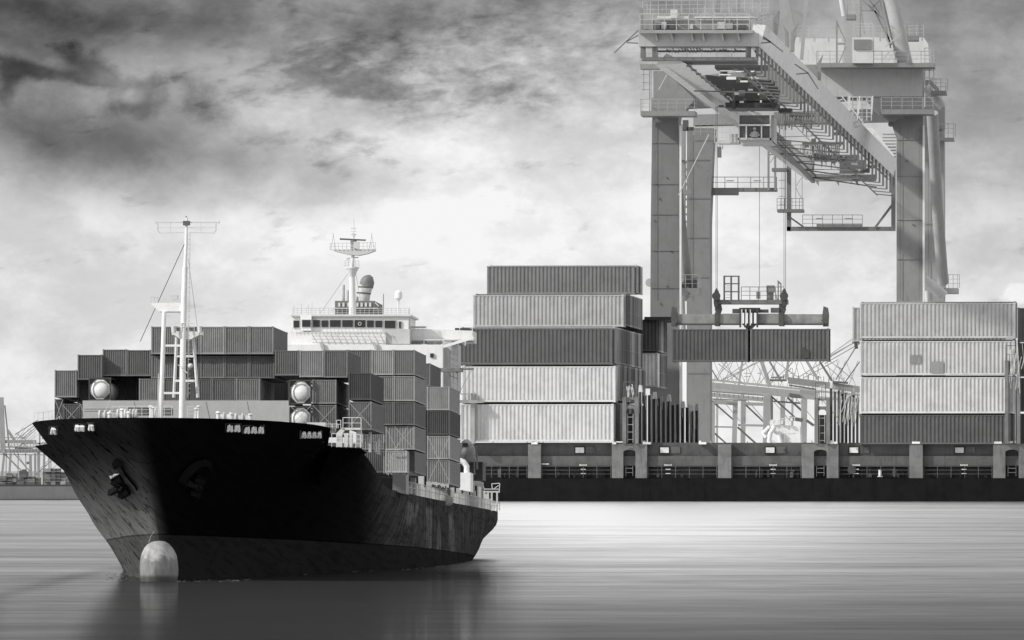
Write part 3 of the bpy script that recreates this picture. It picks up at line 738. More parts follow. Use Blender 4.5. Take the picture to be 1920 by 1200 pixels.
mb = MB(NS); mb.poly([(500, 646), (830, 646), (830, 740), (500, 740)], US-2.5, 16); mb.build('accommodation_block', PW_, sup, .78)
mb = MB(NS); mb.slab(830, 640, 846, 730, US-1, 12); mb.build('accommodation_side', PW_, sup, .45)
mb = MB(NS); mb.slab(806.5, 662.5, 813, 670, US-2.7, .2); mb.build('window', GL, sup)
for a in (598, 698):
    mb = MB(NS); mb.poly([(a, 641), (a+5, 641), (a+10, 655), (a+5, 655)], US-2.9, .3); mb.build('roof_strut', PW_, sup, .45)
# bridge wing deck with arches on the right
mb = MB(NS); mb.poly([(768, 617), (800, 617), (886, 620), (886, 641), (768, 641)], US+2, 5); mb.build('bridge_wing', PW_, sup, .72)
mb = MB(NS)
mb.slab(748, 636, 888, 638.5, US+1, 3)
for x in (748, 793, 830, 870): mb.pb(x+2, 637, x+2, 648, US+1, 3)
mb.build('wing_girder', PW_, sup, .6)
mb = MB(NS); mb.slab(752, 639, 791, 646, US+1.6, .2); mb.slab(799, 639, 827, 646, US+1.6, .2); mb.slab(836, 639, 868, 646, US+1.6, .2); mb.build('wing_recess', PW_, sup, .28)  # grey panels paint the shading inside the wing openings
mb = MB(NS); mb.rail(750, 646, 868, 646, US+.8, 6, 9, .6, 2); mb.rail(768, 617, 800, 617, US+2, 5, 4, .6, 2); mb.pb(769, 614, 798, 614, US+1.8, 3); mb.build('guard_rail', PW_, sup, .4)
mb = MB(NS); mb.pb(831, 650, 888, 633, US-3, 5); mb.pb(862, 600, 884, 600, US+2, 1); mb.pb(862, 600, 862, 620, US+2, 1); mb.pb(884, 600, 886, 622, US+2, 1); mb.build('wing_brace', PW_, sup, .8)
mb = MB(NS); mb.slab(853, 615, 880, 619, US+2, 1); mb.build('wing_light', PN, sup, .05)
# stair tower right of accommodation
mb = MB(NS)
for i in range(7):
    mb.pb(843, 660+i*11, 858, 666+i*11, US-4, 1.5); 
mb.slab(826, 690, 866, 697, US-5, 1.5); mb.rail(862, 691, 885, 691, US-5, 11, 4, .8, 2); mb.slab(862, 690, 886, 692.5, US-5, 1.5); mb.pb(885, 692, 862, 735, US-5, .9)
for x in (843, 858, 850): mb.pb(x, 655, x, 735, US-4, 1)
mb.build('stair_tower', PN, sup, .22)
# monkey island
mb = MB(NS)
mb.rail(549, 590, 768, 590, US, 12, 26, .7, 3); mb.rail(766, 590, 768, 590, US, 10, 1, 1, 3)
for x, h_ in ((551, 18), (565, 20), (578, 19), (585, 24), (600, 14)): mb.pb(x, 590, x, 590-h_, US+1, .9)
mb.build('guard_rail', PW_, sup, .5)
mb = MB(NS); mb.pb(719, 590, 719, 551, US+2, 1.6); mb.build('aerial', PN, sup, .3)
mb = MB(NS); mb.tube([P(747, 590, US+2), P(747, 560, US+2)], .09, 8); mb.pb(740, 590, 746, 563, US+2, .8); mb.pb(757, 590, 748, 565, US+2, .8)
dm = mb.build('dome_mast', PW_, sup, .7)
mb = MB(NS); cD = P(747, 552, US+2); mb.tube([cD-Vector((0, 0, .42)), cD+Vector((0, 0, .1))], .42, 18); mb.sphere(cD+Vector((0, 0, .1)), (.42, .42, .36), 18, 8); mb.tube([cD-Vector((0, 0, .75)), cD-Vector((0, 0, .42))], [.12, .40], 14); mb.build('satellite_dome', PW_, dm, .8)
# funnel casing and exhaust
mb = MB(NS); mb.slab(628, 564, 702, 591, US+8, 9); fc = mb.build('funnel_casing', PN, sup, .16)
mb = MB(NS)
for x in (634, 642, 651, 668, 676, 684, 692): mb.slab(x, 567.5, x+4, 575, US+7.9, .3)
mb.build('louvre', PW_, fc, .55)
mb = MB(NS); mb.slab(626, 577, 708, 579, US+7.7, .3); mb.pb(703, 567, 710, 574, US+8, 2); mb.build('casing_rail', PW_, fc, .5)
mb = MB(NS); k_ = NS.ppm(680, 550, US+10)
mb.tube([P(680, 566, US+10), P(682, 550, US+10), P(685, 540, US+10), P(687.5, 534, US+10)], [12.5*k_, 12.8*k_, 13*k_, 13.2*k_], 20)
ex = mb.build('exhaust_pipe', PN, sup, .6)
mb = MB(NS); mb.tube([P(686.5, 538, US+10), P(688.5, 529, US+10), P(688, 522, US+10), P(686.5, 518, US+10), P(686, 516.5, US+10)], [13.4*k_, 13.4*k_, 11.6*k_, 8*k_, 4*k_], 20); mb.build('exhaust_cap', PN, ex, .22)
mb = MB(NS)
for x, y_ in ((685, 539), (682, 550)): 
    mb.tube([P(x, y_+1.2, US+10), P(x+.2, y_-1.2, US+10)], 13.6*k_, 20)
mb.build('flange_ring', PN, ex, .10)
for x, h_ in ((644, 32), (652, 22), (657, 18)):
    mb = MB(NS); mb.tube([P(x, 566, US+9), P(x, 566-h_, US+9)], .16, 8); mb.build('small_exhaust', PN, fc, .5)
# main mast
mb = MB(NS); k_ = NS.ppm(660, 550, US+2)
mb.tube([P(661, 591, US+2), P(660, 524, US+2), P(660, 505, US+2), P(662, 478, US+2)], [7*k_, 5.5*k_, 4*k_, 3*k_], 14)
mb.tube([P(662, 478, US+2), P(663, 440, US+2), P(663, 410, US+2)], [2*k_, 1.4*k_, .7*k_], 8)
mm = mb.build('main_mast', PW_, sup, .72)
mb = MB(NS); mb.tube([P(660, 519, US+2), P(660, 504, US+2)], [5.5*k_, 12*k_], 16)
mb.tube([P(660, 504, US+2), P(660, 501, US+2)], 13*k_, 16); mb.build('mast_platform', PW_, mm, .7)
mb = MB(NS); mb.rail(647, 501, 673, 501, US+1.3, 12, 4, .9, 3); mb.pb(650, 485, 656, 485, US+2, 3); mb.pb(664, 483, 672, 483, US+2, 2); mb.build('guard_rail', PW_, mm, .5)
mb = MB(NS); mb.poly([(620, 468), (703, 467), (703, 470), (690, 475), (672, 479), (652, 477), (630, 472)], US+1.5, 1.2); mb.build('radar_platform', PW_, mm, .55)
mb = MB(NS); mb.rail(619, 469, 704, 468, US+1.4, 13, 11, .8, 2)
for x in (625, 697): mb.pb(x-5, 469, x, 442, US+1.6, .9); mb.pb(x+5, 469, x, 442, US+1.6, .9); mb.pb(x, 442, x, 437, US+1.6, 1.2)
mb.build('guard_rail', PW_, mm, .5)
mb = MB(NS); mb.poly([(637, 446.5), (686, 449), (685, 451.5), (637, 449.5)], US+1.2, .3); mb.build('radar_scanner', PN, mm, .12)
mb = MB(NS); mb.slab(657, 451, 668, 468, US+1.5, .8); mb.slab(663, 453, 673, 466, US+1.3, .5)
for y_ in (428, 434, 440): mb.pb(658, y_, 668, y_, US+2, 1.6)
mb.pb(662, 437, 664, 443, US+1.8, 4); mb.build('navigation_light', PW_, mm, .6)
mb = MB(NS); mb.pb(653, 512, 599, 590, US+2, .8); mb.pb(667, 512, 676, 566, US+2, .7); mb.build('stay_wire', PN, mm, .4)

# ---- containers on the near ship
G1 = 'containers stacked on the deck of the black ship'
near = [
 # x0,y0,x1,y1,u,tone,label
 (283, 612, 329, 664, 50, .17, 'grey container in the top tier of the black ship, leftmost, half hidden by the foremast'),
 (329, 612, 375, 664, 50, .16, 'grey container in the topmost tier directly behind the white foremast'),
 (375, 612, 421, 664, 50, .20, 'grey container in the topmost tier first right of the foremast'),
 (421, 612, 467, 664, 50, .22, 'lighter grey container in the topmost tier second right of the foremast'),
 (467, 612, 513, 664, 50, .22, 'grey container at the right end of the topmost tier, long side visible'),
 (283, 667, 329, 709, 50.7, .12, 'container just under the leftmost topmost container'),  # this tier toned darker for the shade where it stands back
 (329, 667, 375, 709, 50.7, .10, 'dark container behind the foremast, one tier below the top'),
 (375, 667, 421, 709, 50.7, .13, 'dark container right of the foremast, one tier below the top'),
 (421, 667, 467, 709, 50.7, .085, 'darkest smooth container one tier below the top'),
 (467, 667, 515, 709, 50.7, .13, 'dark container below the right end of the topmost tier'),
 (260, 710, 306, 752, 50, .14, 'container above the breakwater left of the foremast'),
 (306, 710, 351, 752, 50, .13, 'container above the breakwater hidden by the foremast legs'),
 (351, 710, 397, 752, 50, .13, 'container above the breakwater just right of the foremast'),
 (397, 710, 442, 752, 50, .15, 'container above the breakwater, second right of the foremast'),
 (442, 710, 488, 752, 50, .15, 'container above the breakwater with its right long side showing'),
 (510, 708, 541, 752, 66, .13, 'recessed container between the tank container and the breakwater row'),
 (238, 656, 283, 705, 51, .15, 'container on the left slope of the stack beside the topmost tier'),
 (192, 655, 238, 705, 51, .14, 'container on the left slope of the stack above the left tank container'),
 (145, 665, 192, 712, 50, .13, 'container one step up from the left edge of the ship'),
 (102, 694, 144, 745, 50, .13, 'container on the upper left corner of the ship, standing outermost'),
 (102, 748, 118, 800, 50.5, .11, 'narrowly seen container at the bottom left corner of the stack'),
 (118, 757, 163, 804, 47.6, .12, 'container behind crossed lashing rods left of the breakwater'),
 (145, 713, 190, 756, 53, .12, 'container half hidden behind the left tank container'),
 (213, 708, 258, 752, 56, .12, 'container just right of the left tank container'),
 (515, 657, 561, 704, 49.5, .13, 'darker container right of and below the topmost tier'),
 (561, 657, 607, 707, 49.2, .17, 'container in the second highest tier above the right tank container'),
 (607, 657, 652, 708, 49, .17, 'container at the right end of the front second highest tier'),
 (585, 712, 631, 757, 49, .14, 'container immediately right of the upper right tank container'),
 (585, 759, 631, 812, 49, .11, 'dark container right of the lower tank container behind crossed rods'),
 (653, 699, 696, 750, 47, .055, 'almost black container at the right front corner of the bow stack'),
 (653, 753, 697, 806, 47, .18, 'ribbed container under the almost black corner container'),
 (608, 656, 652, 703, 88, .15, 'container in the second row behind the right end of the front tier'),
 (652, 656, 696, 703, 88, .17, 'container in the second row, top tier, third from its right edge'),
 (696, 656, 738, 703, 88, .20, 'container in the second row, top tier, second from its right edge'),
 (738, 656, 778, 703, 88, .18, 'container on the top right corner of the second row'),
 (696, 705, 738, 752, 88, .18, 'container in the second row, one tier down, beside the corner column'),
 (738, 705, 778, 752, 88, .20, 'container in the corner column of the second row, one tier down'),
 (700, 754, 738, 797, 88, .13, 'dark container in the second row half hidden by the black corner container'),
 (738, 754, 778, 797, 88, .085, 'dark smooth container midway down the corner column of the second row'),
 (722, 799, 778, 843, 88.2, .26, 'light ribbed container two tiers above the side deck in the corner column'),
 (679, 799, 721, 843, 88.2, .13, 'container behind the side platform, left of the corner column'),
 (679, 845, 721, 886, 88.2, .10, 'dark container low behind the side platform rail'),
 (722, 845, 763, 886, 86, .27, 'light ribbed container at the foot of the second row'),
 (764, 846, 778, 886, 89, .14, 'container at the very foot of the corner column with long side visible'),
 (764, 681, 807, 724, 121, .15, 'container peeping out at the top behind the second row'),
 (764, 725, 800, 769, 118, .15, 'inner container at the top of the rear row'),
 (800, 725, 843, 769, 118, .19, 'upper container of the rear column in front of the accommodation block'),
 (800, 770, 844, 815, 118, .075, 'dark container second from the top of the rear column'),
 (800, 817, 844, 861, 118, .24, 'light ribbed container second from the bottom of the rear column'),
 (800, 863, 844, 908, 118, .25, 'light ribbed container at the bottom of the rear column'),
 (780, 770, 799, 815, 118.5, .08, 'dark inner container of the rear row beside the dark outer one'),
 (780, 817, 799, 861, 118.5, .22, 'inner light container of the rear row'),
]
for (x0, y0, x1, y1, u_, tone, lab) in near:
    a = P(x0, y1, u_); b = P(x1, y0, u_)
    container(NS, Vector(((a.x+b.x)/2, u_, a.z)), (b.x-a.x)*.985, b.z-a.z, 12.2, tone*1.15*rnd.choice((.75, .9, 1.0, 1.1, 1.25)), lab, G1)
# tank containers
def tank(x0, y0, x1, y1, u_, L, lab):
    a = P(x0, y1, u_); b = P(x1, y0, u_); cx_ = (a.x+b.x)/2; cz = (a.z+b.z)/2; hw = (b.x-a.x)/2; hh = (b.z-a.z)/2
    root = empty('tank_container', NS.M @ Matrix.Translation((cx_, u_, a.z))); tag(root, lab, 'tank container', G1)
    f = MB(); gs = MB(); t = .12
    for yy in (0, L-t):
        for x in (-hw, hw-t): f.box((x, yy, 0), (x+t, yy+t, 2*hh))
        for z in (0, 2*hh-t): f.box((-hw+t, yy+.005, z), (hw-t, yy+t-.005, z+t))
        for sx in (-1, 1):
            for sz in (-1, 1): gs.prism([(sx*(hw-t), yy+.02, hh+sz*(hh-.75)), (sx*(hw-t), yy+.02, hh+sz*(hh-t)), (sx*(hw-.75), yy+.02, hh+sz*(hh-t))], (0, .06, 0))
    for x in (-hw, hw-t):
        f.box((x+.01, t, 0.01), (x+t-.01, L-t, t-.01)); f.box((x+.01, t, 2*hh-t+.01), (x+t-.01, L-t, 2*hh-.01))
    f.build('frame', PN, root, .07); gs.build('gusset', PN, root, .015)
    r_ = min(hw, hh)-.13
    o8 = MB(); ring = [(math.cos(R(22.5+45*i)), math.sin(R(22.5+45*i))) for i in range(8)]
    vs = [(q[0]*hw*1.06*.99, .18, hh+q[1]*hh*1.06) for q in ring]+[(q[0]*hw*.84, .08, hh+q[1]*hh*.84) for q in ring]
    o8.add(vs, [(i, (i+1) % 8, 8+(i+1) % 8, 8+i) for i in range(8)]); o8.build('end_frame', PW_, root, .62)
    m_ = MB(); prof = [(.12, .05), (.16, .35*r_), (.26, .62*r_), (.42, .85*r_), (.62, .97*r_), (.8, r_), (L-.8, r_), (L-.4, .85*r_), (L-.15, .3*r_)]
    vs = []; fs = []; n_ = 24
    for yy, rr in prof:
        for j in range(n_): vs.append((rr*math.cos(2*math.pi*j/n_), yy, hh+rr*math.sin(2*math.pi*j/n_)))
    for i in range(len(prof)-1):
        for j in range(n_): fs.append((i*n_+j, i*n_+(j+1) % n_, (i+1)*n_+(j+1) % n_, (i+1)*n_+j))
    m_.add(vs, fs, True); m_.add(vs[:n_], [tuple(range(n_))[::-1]]); m_.build('tank', PW_, root, .8)
tank(166, 708, 208, 751, 49.3, 9.0, 'white round ended tank container on the left side above the breakwater')
tank(542, 712, 584, 758, 48.6, 6.0, 'upper white tank container right of the breakwater')
tank(542, 762, 584, 806, 48.6, 6.0, 'lower white tank container with crossed lashing rods, at deck level')
# lashing rods (part of ship)
def lash(x0, y0, x1, y1, u_):
    mb = MB(NS); mb.pb(x0, y0, x1, y1, u_, .75); mb.build('lashing_rod', PW_, ship, .4); mb = MB(NS); mb.pb(x1, y0, x0, y1, u_-.05, .75); mb.build('lashing_rod', PW_, ship, .4)
for q in ((543, 760, 584, 800, 48.2), (587, 760, 630, 806, 48.2), (654, 754, 696, 800, 46.4), (118, 760, 150, 795, 46.6), (103, 749, 118, 790, 47), (722, 800, 764, 880, 85), (802, 818, 843, 905, 117), (740, 800, 776, 842, 87), (150, 757, 165, 797, 47)):
    lash(*q)
mb = MB(NS); mb.pb(722, 843, 757, 843, 85.4, 1.6); mb.pb(720, 800, 720, 888, 86, 1); mb.build('lashing_frame', PW_, ship, .5)
mb = MB(NS)
for i in range(14): 
    x = 724+i*3.1+rnd.uniform(-1, 1); mb.box(P(x, 889+rnd.uniform(-2, 2)+i*.4, 84), P(x, 889+rnd.uniform(-2, 2)+i*.4, 84)+Vector((.12, .15, .25)))
    x = 808+i*2.4; mb.box(P(x, 909+rnd.uniform(-3, 2)+i*.4, 116), P(x, 909+rnd.uniform(-3, 2)+i*.4, 116)+Vector((.12, .15, .25)))
mb.build('turnbuckle', PW_, ship, .5)

# ================================================================== FAR SHIP
FS = Frame((0, 2450, 0), 4.9, 0, 4.16)
FP = FS.P
fs_ = empty('moored_container_ship', FS.M)
tag(fs_, 'long dark container ship moored broadside behind, grey pillars along its deck edge', 'container ship')
mb = MB(FS); a = FP(520, 897, 0); b = FP(2450, 897, 0)
mb.box((a.x, 0, -2), (b.x, 34, a.z)); mb.build('hull', PD, fs_, .013)
zt = FP(960, 833, 0).z; zb = FP(960, 897, 0).z
mb = MB(FS); mb.slab(522, 830, 2450, 855, 0.9, .4); mb.build('upper_strake', PN, fs_, .075)
mb = MB(FS); mb.slab(522, 855, 2450, 873, 0.6, .4); mb.build('lower_strake', PN, fs_, .095)
mb = MB(FS); mb.box((a.x, 2.2, zb), (b.x, 3.0, zt)); mb.build('passageway_wall', PN, fs_, .07)
mb = MB(FS); mb.box((a.x, 3.0, zt-.25), (b.x, 33, zt-.03)); mb.build('deck', PN, fs_, .12)
for x0, x1 in ((990, 1014), (1346, 1371), (1705, 1730)):
    mb = MB(FS); mb.slab(x0, 833, x1, 896.5, .1, 1.2); mb.build('pillar', PN, fs_, .16)
for x0, x1, h0, h1 in ((1147, 1213, 1168.5, 1191.5), (1503, 1572, 1526, 1550), (1862, 1950, 1885, 1910)):
    ar = [(h0, 896.5), (h0, 848)]+[((h0+h1)/2-(h1-h0)/2*math.cos(R(t)), 848-5*math.sin(R(t))) for t in range(15, 180, 15)]+[(h1, 848), (h1, 896.5)]
    mb = MB(FS)
    mb.slab(x0, 832, h0, 896.5, .1, 1.2); mb.slab(h1, 832, x1, 896.5, .1, 1.2)
    for i in range(1, len(ar)-2): mb.poly([ar[i], ar[i+1], (ar[i+1][0], 832), (ar[i][0], 832)], .1, 1.2)
    pl = mb.build('pillar', PN, fs_, .16)
    mb = MB(FS); mb.pb(h0+5, 862, h0+5, 893, .8, .8); mb.pb(h1-5, 862, h1-5, 893, .8, .8)
    for y_ in (862, 870, 878, 886): mb.pb(h0+5, y_, h1-5, y_, .8, 1.0)
    mb.build('ladder', PN, pl, .55)
for x in (1078, 1237, 1435, 1592, 1790):
    mb = MB(FS); mb.slab(x-1, 837, x+19, 851, .78, .12); bx = mb.build('light_box', PN, fs_, .02)
    mb = MB(FS); mb.slab(x+1, 839, x+17, 849, .70, .08); mb.build('diffuser', PN, bx, .62)
    mb = MB(FS); mb.slab(x+20, 837.5, x+38, 850, .82, .08); mb.build('hatch_cover', PN, bx, .09)
for x in (1093, 1252, 1449, 1605, 1807):
    mb = MB(FS)
    mb.pb(x-6, 872, x+7, 872, .4, 1.6); mb.pb(x-6, 870, x-6, 874, .4, .9); mb.pb(x+7, 870, x+7, 874, .4, .9)
    for y_ in (880, 888): mb.pb(x-4, y_, x+5, y_, .4, 1.5)
    mb.build('step_rung', PN, fs_, .62)
mb = MB(FS)
for x0, x1 in ((905, 988), (1016, 1145), (1215, 1344), (1373, 1501), (1574, 1703), (1732, 1860)):
    mb.rail(x0, 896, x1, 896, .35, 22, 5, .7, 3)
mb.build('guard_rail', PN, fs_, .16)
mb = MB(FS); kk = FS.ppm(1600, 880, 0); c0 = FP(1597, 881, .3); mb.tube([c0, c0+Vector((0, 1.2, 0))], 8*kk, 18); mb.tube([FP(1650, 893, .5), FP(1650, 880, .5)], .18, 10); mb.tube([FP(1678, 893, .5), FP(1678, 880, .5)], .2, 10); mb.pb(1645, 880, 1684, 880, .6, 1.2); mb.build('bollard', PN, fs_, .05)
mb = MB(FS); mb.tube([FP(1650, 894, .1), FP(1650, 881, .1)], .12, 10); mb.pb(1645, 893.5, 1655, 893.5, .1, 1.4); mb.build('bitt', PN, fs_, .6)
for x0, x1, y_ in ((996, 1008, 831), (1148, 1155, 831), (1205, 1220, 831), (1710, 1725, 830), (1864, 1878, 830), (1886, 1905, 829), (1555, 1570, 830), (1310, 1324, 831)):
    mb = MB(FS); mb.slab(x0, y_-2, x1, y_+2, 0, .8); mb.sphere(FP(x0+3, y_-2, .3), .12, 8, 5); mb.build('twist_lock', PN, fs_, .7)
mb = MB(FS); mb.poly([(1015, 869), (1029, 869), (1029, 871), (1015, 871)], .35, .2); mb.build('lamp_tube', PN, fs_, .7)

for i in range(34):
    x = rnd.choice((912, 1020, 1218, 1376, 1576, 1735))+rnd.uniform(4, 118); y_ = 895; h_ = rnd.uniform(4, 17); wd = rnd.uniform(2, 7)
    mb = MB(FS); mb.slab(x, y_-h_, x+wd, y_, 1.2+rnd.uniform(0, .8), .5)
    if i % 3 == 0: mb.pb(x+wd/2, y_-h_, x+wd/2, 876, 1.4, .8)
    mb.build('deck_fitting', PN, fs_, rnd.choice((.03, .05, .12, .3)))
for i in range(30):
    x = rnd.uniform(905, 1900); mb = MB(FS); mb.pb(x, 831, x+rnd.uniform(-2, 2), 831-rnd.uniform(2, 6), .3, 1.4); mb.build('cone_stack', PN, fs_, rnd.choice((.1, .4, .7)))
# containers: left block
G2 = 'containers stacked on the moored ship beside the crane'
xL = FP(860, 700, 0).x
def tier(ytop, ybot, y=0): return FP(1100, ybot, y).z, FP(1100, ytop, y).z
tiers = [(757, 828.5, .50), (686, 754, .50), (615, 684, .095), (552, 613, .40), (498, 551.5, .19)]
zs = [(FP(1100, b_, 0).z, FP(1100, t_, 0).z) for t_, b_, _ in tiers]
PL = ['bottom', 'second', 'third', 'fourth', 'topmost']
ORD = ['front', 'second', 'third', 'fourth', 'fifth', 'sixth', 'seventh', 'eighth', 'ninth', 'tenth', 'eleventh', 'twelfth', 'thirteenth', 'rearmost']
tn = {0: 'light grey', 1: 'light grey', 2: 'dark grey', 3: 'pale grey', 4: 'mid grey'}
start = {0: 0, 1: 0, 2: 0, 3: 5, 4: 10}
for ti in range(5):
    z0, z1 = zs[ti]
    if ti == 3: z0, z1 = FP(1000, 613, 5*2.52).z, FP(1000, 552.5, 5*2.52).z
    if ti == 4: z0, z1 = FP(1000, 551.5, 10*2.52).z, FP(1000, 498.5, 10*2.52).z
    for r_ in range(start[ti], 14):
        tone = tiers[ti][2] if r_ == start[ti] else rnd.choice((.20, .34, .16, .48, .28))
        if r_ == start[ti]: lab = '%s long container broadside, %s tier of the big stack left of the crane' % (tn[ti], PL[ti])
        else: lab = 'container end with door rods, %s tier, %s row back, beside the left crane leg' % (PL[ti], ORD[r_])
        x_off = {0: .1, 1: .25, 2: 0, 3: 0, 4: 0}[ti]
        container(FS, Vector((xL+x_off, r_*2.52, z0+(.16 if r_ > start[ti] else 0))), 12.15, z1-z0-.02, 12.2, tone, lab, G2, side=True)
# middle stack behind
xm = FP(1234, 640, 36).x-12.2
for k_, (t_, b_, tone) in enumerate(((598, 659, .10), (661, 726, .46))):
    for r_ in range(5):
        z0 = FP(1234, b_, 36).z; z1 = FP(1234, t_, 36).z
        lab = ('%s container in the short stack just left of the left crane leg' % ('dark upper' if k_ == 0 else 'light lower')) if r_ == 0 else \
              '%s tier container end, %s row back, between the big stack and the hanging pair' % ('upper' if k_ == 0 else 'lower', ORD[r_])
        container(FS, Vector((xm, 36+r_*2.52, z0)), 12.15, z1-z0-.02, 12.2, (tone if r_ == 0 and k_ == 0 else .85 if r_ == 0 else rnd.choice((.3, .5, .2))), lab, G2, side=True)
mb = MB(FS); mb.slab(1208, 594, 1258, 600, 35.5, 12); mb.pb(1210, 597, 1260, 603, 35, 1); 
tag(mb.build('stack_cover', PN, None, .05), 'dark flat cover lying across the short stack by the left crane leg', 'cover').matrix_world = FS.M
RB = []
def attach(o, root, fr=None):
    o.parent = root; o.matrix_parent_inverse = root.matrix_basis.inverted(); o.matrix_basis = (fr or FS).M
# right block
xR = FP(1612, 700, 0).x
for k_, (t_, b_, tone, nm) in enumerate(((568, 634.5, .36, 'topmost grey'), (639, 703.5, .42, 'second from top pale patched'), (707, 775.5, .46, 'third from top light'), (778, 833, .085, 'dark bottom'))):
    for r_ in range(3):
        z0 = FP(1700, b_, 0).z; z1 = FP(1700, t_, 0).z
        lab = '%s long container broadside in the stack at the right edge' % nm if r_ == 0 else '%s row back behind the %s container at the right edge' % (ORD[r_], nm.replace('from top ', ''))
        root_ = container(FS, Vector((xR, r_*2.52, z0+(.16 if r_ else 0))), 12.2*(1.0 if k_ == 0 else .995), z1-z0, 12.2, tone if r_ == 0 else .3, lab, G2, side=True)
        if r_ == 0: RB.append(root_)
z0, z1 = FP(1600, 641, 14).z, FP(1600, 576, 14).z
container(FS, Vector((FP(1598.5, 600, 14).x, 14, z0)), 12.2, z1-z0, 12.2, .42, 'pale container peeping out left behind the right edge stack', G2, side=True)
z0, z1 = FP(1900, 641, 9).z, FP(1900, 577, 9).z
container(FS, Vector((FP(1908, 600, 9).x, 9, z0)), 12.2, z1-z0, 12.2, .16, 'dark container cut off by the right edge of the picture', G2, side=True)
for yb_, yt_, nm in ((706, 642.5, 'upper'), (772, 708, 'middle'), (833, 775, 'lowest')):
    z0, z1 = FP(1900, yb_, 9).z, FP(1900, yt_, 9).z
    container(FS, Vector((FP(1908, 600, 9).x, 9, z0)), 12.2, z1-z0, 12.2, .12, '%s of three dark containers under the one cut off by the right picture edge' % nm, G2, side=True)
# repair patches painted on the containers (part of their sides)
mb = MB(FS); 
for (x0, y0, x1, y1, c_) in ((1706, 666, 1727, 682, .24), (1747, 678, 1769, 700, .26)):
    mb = MB(FS); mb.slab(x0, y0, x1, y1, -.03, .02); o = mb.build('repair_patch', PC, None, c_); attach(o, RB[1])
mb = MB(FS); mb.slab(883, 737, 890, 832, -.6, .6); mb.build('derrick_post', PN, fs_, .32)
mb = MB(FS); mb.slab(862, 750, 896, 756, -.9, .3); mb.slab(864, 738, 884, 740, -.9, .3); mb.build('post_bracket', PN, fs_, .30)
# lashing bridges
def lashing_bridge(x0, x1, ytop, y, lab):
    root = empty('lashing_bridge', FS.M); tag(root, lab, 'lashing bridge', 'steel lashing bridges on the moored ship')
    wd = x1-x0
    for x in (x0, x1-wd*.24):
        mb = MB(FS); mb.slab(x, ytop+28, x+wd*.24, 832, y, .8); mb.build('post', PN, root, .17)
    xa, xb = x0+wd*.24, x1-wd*.24
    mb = MB(FS); mb.poly([(xa, ytop+44), (xb, ytop+44), (xb, ytop+54), (xb-3, ytop+50), (xa+3, ytop+50), (xa, ytop+54)], y+.1, .6); mb.slab(xa, ytop+29, xb, ytop+33, y+.1, .6); mb.build('arch', PN, root, .17)
    mb = MB(FS); mb.slab(xa, ytop+60, xb, 832, y+1.5, .3); mb.build('recess', PN, root, .03)
    mb = MB(FS)
    xc = (xa+xb)/2
    for i in range(5):
        y_ = ytop+66+i*14; mb.pb(xc-5, y_, xc+5, y_, y+.3, 1.2)
    mb.pb(xc-5, ytop+60, xc-5, 830, y+.3, 1); mb.pb(xc+5, ytop+60, xc+5, 830, y+.3, 1); mb.build('ladder', PN, root, .5)
    mb = MB(FS); mb.pb(x0+2, ytop, x0+2, ytop+30, y, 1.2); mb.pb(x1-8, ytop, x1-8, ytop+30, y, 1.2); mb.pb(x0+2, ytop, x1-8, ytop, y, 1.4); mb.pb(x0+2, ytop+17, x1-8, ytop+17, y, 1.0)
    mb.pb(x0+9, ytop+17, x0+9, ytop+40, y, .8); mb.build('guard_rail', PN, root, .1)
    mb = MB(FS)
    for i in range(7): mb.pb(x0+wd*.3+i*1.5+rnd.uniform(-3, 3), ytop+8+rnd.uniform(-4, 4), x0+wd*.3+i*2+rnd.uniform(-4, 4), ytop+rnd.uniform(22, 40), y+.3, 1.3)
    mb.build('lashing_rod', PN, root, .7)
lashing_bridge(1167, 1197, 716, -.2, 'grey lashing bridge with arched opening at the right end of the big stack')
lashing_bridge(1527, 1556, 718, -.2, 'grey lashing bridge with ladder standing alone left of the right edge stack')
lashing_bridge(1884, 1913, 648, -.4, 'grey lashing bridge in front of the right edge stack')
def guides(x0, x1, n, yt0, yt1, lab, light):
    root = empty('cell_guide_rack', FS.M); tag(root, lab, 'cell guides', 'cell guide racks on the moored ship')
    for i in range(n):
        t = i/(n-1); x = x0+(x1-x0)*t; yt = yt0+(yt1-yt0)*t+(4 if i % 2 else 0); y = 1+t*26
        wd = (x1-x0)/n
        mb = MB(FS); mb.slab(x, yt, x+wd*.62, 831, y, 1.4); g_ = mb.build('guide_post', PN, root, .05)
        mb = MB(FS); mb.slab(x+wd*.66, yt-2, x+wd*.80, 831, y-.1, .3); mb.build('guide_edge', PN, g_, light)
        if i % 3 == 0:
            mb = MB(FS); mb.poly([(x-.5, yt), (x+wd*.9, yt), (x+wd*.7, yt-13), (x+1, yt-13)], y-.1, 1.2); mb.build('guide_head', PN, g_, .7)
    mb = MB(FS)
    for i in range(16):
        t = rnd.random(); x = x0+(x1-x0)*t; yt = yt0+(yt1-yt0)*t
        mb.pb(x, yt-8, x+rnd.uniform(-3, 5), yt+rnd.uniform(15, 70), t*26, .9)
    mb.build('lashing_rod', PN, root, light)
guides(1197, 1303, 13, 735, 770, 'row of dark upright cell guides beside the left crane leg', .5)
guides(1556, 1612, 9, 728, 745, 'row of dark upright cell guides left of the right edge stack', .35)
mb = MB(FS)
for i in range(26): 
    x = 1578+rnd.uniform(0, 32); mb.pb(x, rnd.uniform(738, 755), x-rnd.uniform(2, 9), rnd.uniform(765, 800), 1+rnd.uniform(-1, 1), .9)
o = mb.build('lashing_rod_bundle', PN, None, .5); o.matrix_world = FS.M; tag(o, 'sheaf of bright lashing rods hanging left of the right edge stack', 'lashing rods')
mb = MB(FS)
